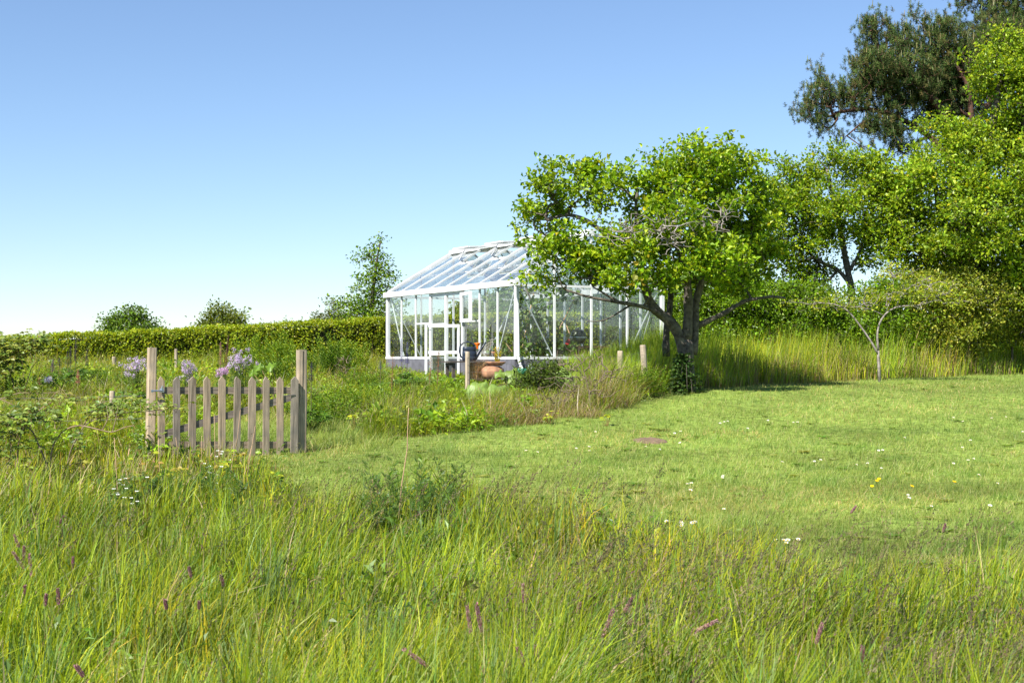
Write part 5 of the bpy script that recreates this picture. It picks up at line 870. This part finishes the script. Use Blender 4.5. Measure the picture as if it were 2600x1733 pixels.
deadshrub(1400, 23.4, 'dark tangle of bare twigs at the foot of the dark shrub', [(.014, .006, [(1400, 1060), (1392, 1020), (1375, 985)]), (.012, .006, [(1404, 1055), (1425, 1010), (1440, 975)])], [(1395, 1020, 45, 35), (1430, 1000, 35, 35), (1370, 1010, 30, 30)], 170, 97)
deadshrub(870, 29, 'heap of dead tan stems right of the gate before the leafy mound', [(.01, .006, [(868, 975), (870, 935), (872, 910)])], [(868, 925, 20, 22), (855, 940, 20, 14), (880, 945, 20, 14)], 130, 98)
def dock(px_, top, bot, d, label, seed):
    rng = R_(750+seed); r = root_at('dock_stalk', px_, d, label, 'plant'); zt = EYE-(top-HY)/F*d-r.location.z; P = A([[-.02, 0, 0], [0, 0, zt*.5], [.02, 0, zt]]); st = MB().tube(P, [.006, .005, .003], 5, (.25, .12, .07)); n = 150; t = .35+.65*rng.random(n); Q_ = P[0]+(P[2]-P[0])*t[:, None]+rng.normal(0, .018, (n, 3)); m = MB(); m.leaves(Q_, rng.normal(0, 1, (n, 3)), rng.normal(0, 1, (n, 3)), .018, .013, .2, pick(rng, n, [(.28, .12, .06), (.2, .08, .05), (.35, .2, .1)])); st.build('stem', DRY, r); m.build('seed_head', DRY, r)
dock(1112, 893, 960, 27, 'rusty dock stalk before the open lower door', 1); dock(1092, 905, 960, 27.2, 'shorter rusty dock stalk at the left edge of the door', 2); dock(995, 895, 1010, 24, 'pale pinkish seed stalk left of the blue lupin', 3)
def stalk(pts, label, r0=.007, y0=None, col=(.5, .33, .2)):
    d = dfor(pts[0][1]); P = A([at(p[0], p[1], d) for p in pts]); P[0, 2] = float(gz(P[0, 0], d))-.02; b = P[0].copy(); o = tag(shift(MB().tube(P, np.linspace(r0, r0*.5, len(P)), 6, col), b).build('dry_stalk', DRY, None, True), label, 'dry stalk', 'bare dry stalks standing in the grass'); o.location = b
for k, (p, lb) in enumerate([([(1008, 1360), (1020, 1230), (1034, 1140), (1036, 1060), (1038, 1035)], 'long pale dry stalk standing alone in the middle of the meadow'), ([(940, 1330), (945, 1250), (946, 1200)], 'short brown dry stalk left of the long one'), ([(505, 1230), (512, 1160), (512, 1105)], 'dry stalk rising in front of the fourth picket'), ([(545, 1240), (546, 1150), (544, 1050)], 'thin straight stalk between the fourth and fifth pickets'), ([(580, 1250), (590, 1170), (603, 1110), (610, 1040)], 'curved tan stalk crossing the sixth picket'), ([(600, 1275), (625, 1190), (640, 1130)], 'thick tan stalk leaning right below the seventh picket'), ([(618, 1270), (632, 1180), (648, 1080)], 'thin stalk behind the thick leaning one'), ([(445, 1200), (452, 1150), (446, 1110)], 'reddish stalk in front of the third picket'), ([(400, 1260), (405, 1190), (402, 1110)], 'crooked stalk in front of the first picket'), ([(300, 1330), (298, 1240), (290, 1110)], 'grey stalk standing left of the latch post')]): stalk(p, lb, .004+.002*(k in (0, 5)))
# brambles on the left
def bramble(name, label, d, canes, leafat, seed, Lf=.055):
    rng = R_(800+seed); b = at(canes[0][1][0][0], canes[0][1][0][1], d); b[2] = float(gz(b[0], d)); r = empty(name, b, 0, label, 'bramble')
    for (rad, pts, dk) in canes:
        P = A([at(p[0], p[1], d+(p[2] if len(p) > 2 else 0)) for p in pts]); t = np.linspace(0, len(P)-1, len(P)*5); P = np.stack([np.interp(t, np.arange(len(P)), P[:, i]) for i in range(3)], 1)
        for _ in range(4): P[1:-1] = .5*P[1:-1]+.25*(P[:-2]+P[2:])
        m = MB().tube(P, np.linspace(rad, rad*.5, len(P)), 6); shift(m, b).build('cane', BARKD if dk else CANE, r, True)
    lv = MB(); st = MB()
    for (lx, ly, rx, ry, n, cols) in leafat:
        C0 = A([at(lx+rng.normal()*rx*.6, ly+rng.normal()*ry*.6, d+rng.normal()*.15) for _ in range(n)]); a0 = rng.random(n)*6.28
        st.frusta(C0+A([0, .03, -.08])+rng.normal(0, .02, (n, 3)), C0, .003, .0015, 3, (.3, .2, .1)); P = np.repeat(C0, 3, 0); aa = np.repeat(a0, 3)+np.tile([-1.3, 0, 1.3], n); nu = np.repeat(rng.normal(0, .35, (n, 3))+A([-.15, -.45, 1]), 3, 0); c = np.repeat(pick(rng, n, cols, .14), 3, 0)
        lv.leaves6(P, np.c_[np.cos(aa), np.sin(aa)*.8, np.full(3*n, -.1)], nu, Lf*(.8+.5*rng.random(3*n)), Lf*.72, .18, c)
    tag(shift(st, b).build('leaf_stalks', DRY, r), kind='stuff'); shift(lv, b).build('leaves', LEAF, r)
GB = [(.12, .19, .03), (.18, .26, .04), (.07, .12, .025), (.26, .32, .05)]; GB2 = [(.2, .27, .05), (.3, .34, .07), (.14, .2, .04)]
bramble('bramble', 'bramble with a long leafy runner reaching across the left gate post', 16.2, [(.008, [(170, 1215), (174, 1150), (212, 1078), (252, 1060), (298, 1048), (365, 1045), (431, 1036), (450, 1030)], 1), (.006, [(212, 1078), (235, 1040), (260, 1020), (300, 1012)], 1)], [(400, 1030, 50, 16, 34, GB2), (300, 1035, 50, 18, 44, GB2), (245, 1035, 35, 22, 34, GB), (200, 1110, 20, 25, 22, GB), (330, 1010, 30, 10, 12, GB2)], 1)
bramble('bramble', 'tan arching bramble cane with few leaves left of the gate', 15.4, [(.009, [(129, 1215), (128, 1165), (134, 1128), (159, 1092), (199, 1077), (259, 1092), (285, 1098), (318, 1083), (340, 1080)], 0), (.005, [(259, 1092), (276, 1060), (270, 1030)], 0), (.005, [(285, 1098), (295, 1060), (300, 1030)], 0), (.006, [(160, 1240), (165, 1180), (215, 1172)], 0)], [(140, 1060, 12, 20, 10, GB), (215, 1175, 16, 10, 8, [(.4, .38, .05)]), (60, 1170, 20, 15, 10, GB)], 2)
bramble('bramble', 'dense dark leaved bramble at the left edge with reddish canes', 15.0, [(.011, [(135, 1235), (120, 1180), (99, 1131), (83, 1092), (40, 1062), (-20, 1045)], 1), (.008, [(60, 1240), (40, 1150), (60, 1080), (100, 1040), (130, 1020)], 0), (.007, [(-30, 1180), (20, 1200), (70, 1240)], 0), (.008, [(-20, 1235), (30, 1240), (95, 1262)], 0), (.006, [(10, 1240), (30, 1130), (20, 1060)], 1)], [(75, 1060, 45, 25, 60, GB), (20, 1070, 40, 30, 46, GB), (90, 1040, 40, 16, 30, GB2), (40, 1120, 60, 25, 34, GB2), (60, 1190, 16, 14, 12, GB), (10, 1160, 30, 40, 18, GB)], 3)
bramble('bramble', 'loose bramble tendrils along the barbed wire at the far left', 17.2, [(.005, [(-20, 1020), (50, 995), (96, 999), (143, 995), (200, 1005)], 0), (.005, [(0, 1012), (40, 1030), (20, 1050)], 0), (.004, [(130, 1010), (145, 992), (170, 990)], 0)], [(60, 985, 40, 10, 12, GB2), (160, 1010, 60, 12, 22, GB2), (30, 1000, 30, 12, 10, GB)], 4)
bramble('bramble_bush', 'tall leafy bramble rising against the hedge at the left edge', 24, [(.009, [(20, 1000), (30, 930), (60, 880), (105, 852)], 1), (.008, [(40, 1000), (20, 920), (0, 860), (-20, 850)], 1), (.007, [(60, 1000), (80, 930), (130, 880)], 1)], [(20, 885, 45, 25, 120, GB2), (70, 880, 45, 22, 110, GB2), (105, 860, 20, 10, 26, GB), (10, 930, 50, 25, 90, GB), (-40, 900, 50, 50, 90, GB2)], 5, .075)
leafy(40, 24, .5, 'low leafy nettles under the bramble at the left edge', 60, 26, .6, ((.1, .18, .02), (.14, .22, .03)), .09, .45, 'nettle_plant', 'nettles'); leafy(250, 26, .45, 'leafy nettles between the pink lupin and the latch post', 61, 24, .55, ((.1, .18, .02), (.14, .22, .03)), .09, .4, 'nettle_plant', 'nettles')
# ivy at the foot of the apple tree
def ivy():
    rng = R_(15); c = at(1738, 940, 26.75); b = A([c[0], c[1], float(gz(c[0], c[1]))]); r = empty('ivy', b, 0, 'dark glossy ivy round the foot of the apple tree trunk', 'ivy'); n = 1500; a = rng.random(n)*6.28; z = rng.random(n)**1.6*.75; rr = (.42-.42*z)*(.4+.6*rng.random(n))*(.7+.5*np.sin(a*3+z*5)); P = np.c_[np.cos(a)*rr-.1*(1-z), np.sin(a)*rr, z]
    MB().leaves6(P, np.c_[np.cos(a), np.sin(a), rng.normal(0, .5, n)], np.c_[np.cos(a), np.sin(a), np.full(n, .6)]+rng.normal(0, .3, (n, 3)), .06, .05, .1, pick(rng, n, [(.03, .07, .015), (.05, .1, .02), (.08, .14, .03)])).build('leaves', LEAF, r); s = MB()
    for k in range(9): q = k*.7; s.tube([(math.cos(q)*.17, math.sin(q)*.17, 0), (math.cos(q)*.14, math.sin(q)*.14, .3), (math.cos(q)*.11, math.sin(q)*.11, .55)], .005, 5)
    s.build('stems', BARK, r)
ivy()
# molehill
def mole():
    rng = R_(16); X, Y = 1.9, 19.6; n = 26; t = np.linspace(-1, 1, n); U, W_ = np.meshgrid(t, t); q = np.hypot(U, W_)*(1+.25*(vn(U*3, W_*3, 1, 2)-.5)); z = np.clip(1-q, 0, 1)**.6*.045*(1+.5*(vn(U*9, W_*9, 1, 3)-.5))-.012*(q > .98); V = np.c_[(U*.24).ravel(), (W_*.36).ravel(), z.ravel()+gz(X+U*.24, Y+W_*.36).ravel()-float(gz(X, Y))]; i, j = np.meshgrid(np.arange(n-1), np.arange(n-1), indexing='ij'); a = i*n+j
    m = MB().add(V, np.stack([a, a+1, a+n+1, a+n], -1).reshape(-1, 4)); o = tag(m.build('molehill', mat('bare_soil', (.15, .10, .06), .95, var=.35, vscale=14, bump=.8, bscale=30), None, True), 'flattened patch of bare reddish brown soil in the lawn', 'bare soil'); o.location = (X, Y, float(gz(X, Y))+.004)
mole()
# daisies and dandelions
def head(name, petals, pl, pw, pc, dome, dc, h):
    rng = R_(17); r = empty(name); st = MB().tube([(0, 0, 0), (.003, 0, h*.5), (0, 0, h)], .0022, 4, (.16, .24, .05)); a = np.arange(petals)*2*math.pi/petals; P = np.c_[np.cos(a)*.004, np.sin(a)*.004, np.full(petals, h)]
    m = MB().leaves(P, np.c_[np.cos(a), np.sin(a), np.full(petals, .22)], np.repeat([[0, 0, 1.]], petals, 0), pl, pw, .1, pick(rng, petals, [pc], .04), -.1); c = MB().blob((0, 0, h+.002), (dome, dome, dome*.6), 8, 5, dc)
    st.build('stem', DRY, r); m.build('petals', PETAL, r); c.build('centre', PETAL, r); r.rotation_euler = (math.radians(22), 0, 0); return r
DZ = [(975, 115), (955, 122), (775, 163), (747, 170), (1080, 147), (1298, 120), (1310, 120), (380, 168), (290, 243), (350, 240), (352, 255), (780, 218), (612, 240), (668, 250), (1680, 255), (1700, 255), (1390, 300), (1413, 292), (1236, 308), (975, 367), (962, 377), (808, 405), (825, 402), (810, 428), (1575, 318), (1638, 310), (1693, 335), (2068, 240), (2095, 303), (2113, 294), (2025, 313), (2108, 205), (2140, 370), (2197, 92), (2208, 92), (2268, 88), (2025, 92), (2080, 110), (1798, 190), (1815, 455), (1808, 465), (1916, 517), (2188, 513), (2220, 408), (974, 513), (724, 608), (760, 615), (775, 618), (790, 625), (832, 583), (835, 605), (1216, 687), (1246, 703), (1268, 687), (1302, 684), (66, 255), (110, 258), (1175, 105), (2345, 160), (770, 610), (1230, 690), (985, 112)]
def scatter(src, pts, grp, lab, cat, h, seed):
    rng = R_(seed)
    for i, (x, y) in enumerate(pts):
        px_, py_ = 1300+x/1.81, 1000+y/1.81; d = dfor(py_, h); o = src if i == 0 else copy_tree(src); X = (px_-CX)/F*d; z = float(gz(X, d)); 
        if z > EYE-(py_-HY)/F*d-h+.2: pass
        o.location = (X, d, z); s_ = .7+.3*rng.random(); o.scale = (s_*1.15, s_*1.15, 1 if y < 600 else 1.5); o.rotation_euler = (math.radians(15+14*rng.random()), math.radians(rng.normal()*8), rng.random()*.8-.4); tag(o, lab if isinstance(lab, str) else lab[i], cat, grp)
scatter(head('daisy', 16, .016, .0065, (.85, .85, .83), .007, (.8, .55, .03), .085), DZ, 'daisies dotted over the lawn', 'tiny white daisy with a yellow centre standing in the mown lawn', 'daisy', .085, 18)
scatter(head('dandelion', 30, .022, .005, (.85, .6, .01), .012, (.85, .55, .01), .10), [(1654, 412), (1668, 392), (1686, 385), (1820, 414), (2021, 400)], 'dandelions in the lawn', ['lowest of the three clustered yellow dandelions', 'middle one of the three clustered yellow dandelions', 'highest of the three clustered yellow dandelions', 'single low yellow dandelion between the cluster and the farthest right one', 'yellow dandelion farthest right in the lawn'], 'dandelion', .10, 19)
# purple foxtail heads near the camera
FT = [(36, 1356, 52, 1399), (61, 1387, 61, 1427), (34, 1401, 61, 1443), (75, 1407, 79, 1463), (186, 1415, 184, 1447), (63, 1488, 65, 1516), (147, 1496, 149, 1536), (117, 1510, 114, 1540), (161, 1310, 151, 1330), (561, 1461, 569, 1490), (419, 1524, 424, 1548), (506, 1528, 506, 1548), (194, 1690, 214, 1718), (1027, 1648, 1088, 1692), (1186, 1538, 1196, 1608), (1210, 1533, 1224, 1608), (1328, 1483, 1330, 1530), (1604, 1519, 1582, 1558), (1557, 1547, 1529, 1619), (1819, 1575, 1753, 1608), (2087, 1583, 2071, 1635), (2173, 1285, 2159, 1303), (1314, 1644, 1333, 1690), (1472, 1532, 1466, 1560), (480, 1440, 486, 1466), (2190, 1640, 2190, 1690), (2400, 1330, 2394, 1352), (1360, 1640, 1366, 1680)]
def foxtails():
    rng = R_(20)
    for i, (x0, y0, x1, y1) in enumerate(FT):
        d = dfor(y1, .36); T = at(x0, y0, d); B_ = at(x1, y1, d); g = float(gz(B_[0], d)); root = A([B_[0]-(T[0]-B_[0])*.6, d, g]); r = empty('foxtail_grass', root, 0, 'purple tinged cylindrical foxtail grass head on a thin stem in the foreground meadow', 'grass head', 'foxtail grass heads in the foreground')
        m = MB().tube([(0, 0, 0), (B_-root)*A([.35, 1, .6]), B_-root], [.0022, .002, .0018], 5, (.2, .22, .06)); m.build('stem', DRY, r); L = np.linalg.norm(T-B_); ax = (T-B_)/L; n = 210; t = rng.random(n); w_ = .0065*np.sin(np.clip(t*.93+.07, 0, 1)*math.pi)**.5+.0015; u = nrm(rng.normal(0, 1, (n, 3))); u -= (u@ax)[:, None]*ax; u = nrm(u); P = B_-root+ax*L*t[:, None]+u*w_[:, None]*.5
        MB().leaves(P, u*.75+ax, u, .013, .004, .2, pick(rng, n, [(.42, .17, .24), (.3, .14, .17), (.5, .28, .3), (.4, .3, .18)], .15)).build('seed_head', DRY, r)
foxtails()

for i, (p, d, h, R, lb) in enumerate([(830, 21.5, .42, .5, 'green leafy weeds on the bank just right of the lupin by the gate post'), (900, 23, .45, .6, 'green leafy weeds in the middle of the bank below the lavender grey stalks'), (985, 24.5, .3, .55, 'leafy weeds below the blue and white lupins'), (1060, 25, .26, .55, 'leafy weeds below the left edge of the open door'), (1130, 25.5, .24, .5, 'leafy weeds below the low garden table'), (1215, 26, .2, .5, 'leafy weeds right of the grey fence post'), (920, 27, .4, .6, 'tall fresh weeds left of the greenhouse plinth'), (1350, 26.5, .3, .4, 'leafy weeds before the downpipe foot'), (1640, 25.8, .55, .5, 'green growth round the foot of the leaning post'), (1570, 25.7, .5, .45, 'green growth round the foot of the thick post')]):
    leafy(p, d, h, lb, 80+i, 40, R, ((.16, .28, .02), (.22, .34, .025), (.1, .19, .015)), .085, .3, 'weed_clump', 'leafy weeds on the bank', .25)

def meadow_weeds():
    rng = R_(120); n = 1500; x, y = field(n, 4.5, 19, rng, .40, 1); m = (zone(x, y) == 0); e = np.clip(1-(near(x)-y)/4, 0, 1); m &= rng.random(n) < np.where(x < 1.2, .12+.8*e*(vn(x, y, 1.1, 14)+.15), .10)
    m |= (zone(x, y) == 0) & (x < -3) & (y > 12); x, y = x[m], y[m]; n = len(x); R = .07+.12*rng.random(n); H = .18+.26*rng.random(n); k = 34; u = nrm(rng.normal(0, 1, (n, k, 3))); u[..., 2] = np.abs(u[..., 2]); P = np.stack([x, y, gz(x, y)], 1)[:, None]+u*np.stack([R, R, H], 1)[:, None]*(rng.random((n, k, 1))**.35)
    c = np.repeat(pick(rng, n, [(.11, .2, .02), (.16, .27, .03), (.08, .15, .03), (.24, .32, .03), (.3, .26, .08)], .1, (4, 3, 2, 1.4, .5)), k, 0)*(1+.12*rng.normal(0, 1, (n*k, 1))); Ls = np.repeat(.035+.05*rng.random(n)**2, k)*(.7+.6*rng.random(n*k)); asp = np.repeat(np.where(rng.random(n) < .6, .3, .6), k)
    mb = MB(); mb.leaves(P.reshape(-1, 3), (u*A([1, 1, .5])).reshape(-1, 3)+rng.normal(0, .35, (n*k, 3)), rng.normal(0, .4, (n*k, 3))+A([-.1, -.25, 1]), Ls, Ls*asp, .2, np.clip(c, 0, 1)); tag(mb.build('meadow_weeds', LEAF), kind='stuff')
meadow_weeds()
def stiff_blades():   # broad bluish and pale leaves standing in bunches close to the camera
    rng = R_(121); nb = 150; x, y = field(nb, 3.6, 9, rng, .38, .5); X = []; 
    k = 26; xb = np.repeat(x, k)+rng.normal(0, .05, nb*k); yb = np.repeat(y, k)+rng.normal(0, .05, nb*k); m = zone(xb, yb) == 0; bi = np.repeat(np.arange(nb), k)[m]; xb, yb = xb[m], yb[m]; N = len(xb); cb = pick(rng, nb, [(.15, .24, .09), (.2, .3, .06), (.3, .38, .07), (.12, .19, .05)], .1)
    c = cb[bi]*(1+.1*rng.normal(0, 1, (N, 1))); h = (.3+.2*rng.random(nb))[bi]*(.6+.5*rng.random(N)); mb = MB(); mb.ribbons(np.stack([xb, yb, gz(xb, yb)-.02], 1), rng.normal(0, .2, (N, 2))+A([.08, 0]), h, .009+.006*rng.random(N), 4, np.clip(c, 0, 1), rng, ang=rng.normal(0, .8, N)); tag(mb.build('broad_grass', GRASS), kind='stuff')
stiff_blades()

def drifts():   # bunches of dark panicles bowed over by the wind
    rng = R_(122); mb = MB(); st = MB()
    for (px_, py_, n, sp, tall) in ((1250, 1240, 60, .5, .62), (1430, 1225, 70, .5, .66), (1330, 1300, 40, .5, .6), (1640, 1375, 90, .35, .62), (1760, 1420, 60, .35, .6), (1930, 1420, 90, .3, .68), (1990, 1500, 60, .3, .62), (2130, 1440, 50, .35, .6), (2330, 1370, 40, .4, .6), (2480, 1620, 110, .22, .66), (2560, 1520, 80, .3, .66), (2380, 1700, 80, .2, .6), (2590, 1690, 60, .2, .62), (900, 1240, 50, .6, .6), (760, 1280, 50, .6, .6), (640, 1330, 40, .6, .56), (250, 1330, 50, .6, .56), (1130, 1420, 40, .4, .6), (1750, 1660, 30, .25, .58), (450, 1470, 25, .5, .55), (1500, 1520, 30, .4, .58)):
        d = dfor(py_, tall*.75); n = int(n*.6); X = (px_-CX)/F*d-.12; x = X+rng.normal(0, sp, n); y = d+rng.normal(0, sp*.8, n); n = len(x); n = n; h = tall*(.75+.35*rng.random(n)); ln = A([.42, .0])*(.3+1.0*rng.random((n, 1)))+rng.normal(0, .1, (n, 2)); B_ = np.stack([x, y, gz(x, y)], 1)
        c = pick(rng, n, [(.15, .16, .04), (.17, .13, .05), (.2, .2, .06)]); st.ribbons(B_, ln, h, .0035*np.interp(d, [3, 15], [1, 1.8]), 5, c, rng); kk = 24; t = .70+.30*rng.random((n, kk)); L = np.linalg.norm(ln, axis=1)[:, None]; kz = t**1.8
        P = (B_[:, None]+np.stack([ln[:, :1]*kz*h[:, None], ln[:, 1:]*kz*h[:, None], h[:, None]*(t-np.minimum(L, 1.6)*.38*kz*t)], -1)); wdt = (.010*np.sin((t-.68)/.34*math.pi)**.8)[..., None]; P = (P+rng.normal(0, 1, (n, kk, 3))*wdt).reshape(-1, 3); D = np.repeat(nrm(np.c_[ln*1.6, np.full(n, .75)]), kk, 0)+rng.normal(0, .22, (n*kk, 3))
        mb.leaves(P, D, rng.normal(0, 1, (n*kk, 3)), .017, .0048*np.interp(d, [3, 15], [1, 1.6]), .1, np.repeat(pick(rng, n, [(.10, .09, .04), (.15, .10, .065), (.13, .13, .045), (.24, .21, .1), (.075, .07, .035)], .1), kk, 0))
    tag(st.build('bent_grass_stems', DRY), kind='stuff'); tag(mb.build('bent_grass_panicles', DRY), kind='stuff')
drifts()
def lawn_weeds():
    rng = R_(123); n = 420; x, y = field(n, 9, 34, rng, .42, 1); m = zone(x, y) == 1; x, y = x[m], y[m]; n = len(x); k = 14; a = rng.random((n, k))*6.28; r = .02*rng.random((n, k)); P = np.stack([x[:, None]+np.cos(a)*r, y[:, None]+np.sin(a)*r, np.repeat(gz(x, y)[:, None]+.012, k, 1)], -1).reshape(-1, 3)
    mb = MB(); mb.leaves6(P, np.c_[np.cos(a).ravel(), np.sin(a).ravel(), np.full(n*k, .25)+.3*rng.random(n*k)], np.repeat([[0, 0, 1.]], n*k, 0), np.repeat(.05+.06*rng.random(n), k), np.repeat(.018+.02*rng.random(n), k), .15, np.repeat(pick(rng, n, [(.11, .21, .03), (.17, .28, .04), (.3, .34, .1)]), k, 0)); tag(mb.build('lawn_weeds', LEAF), kind='stuff')
lawn_weeds()
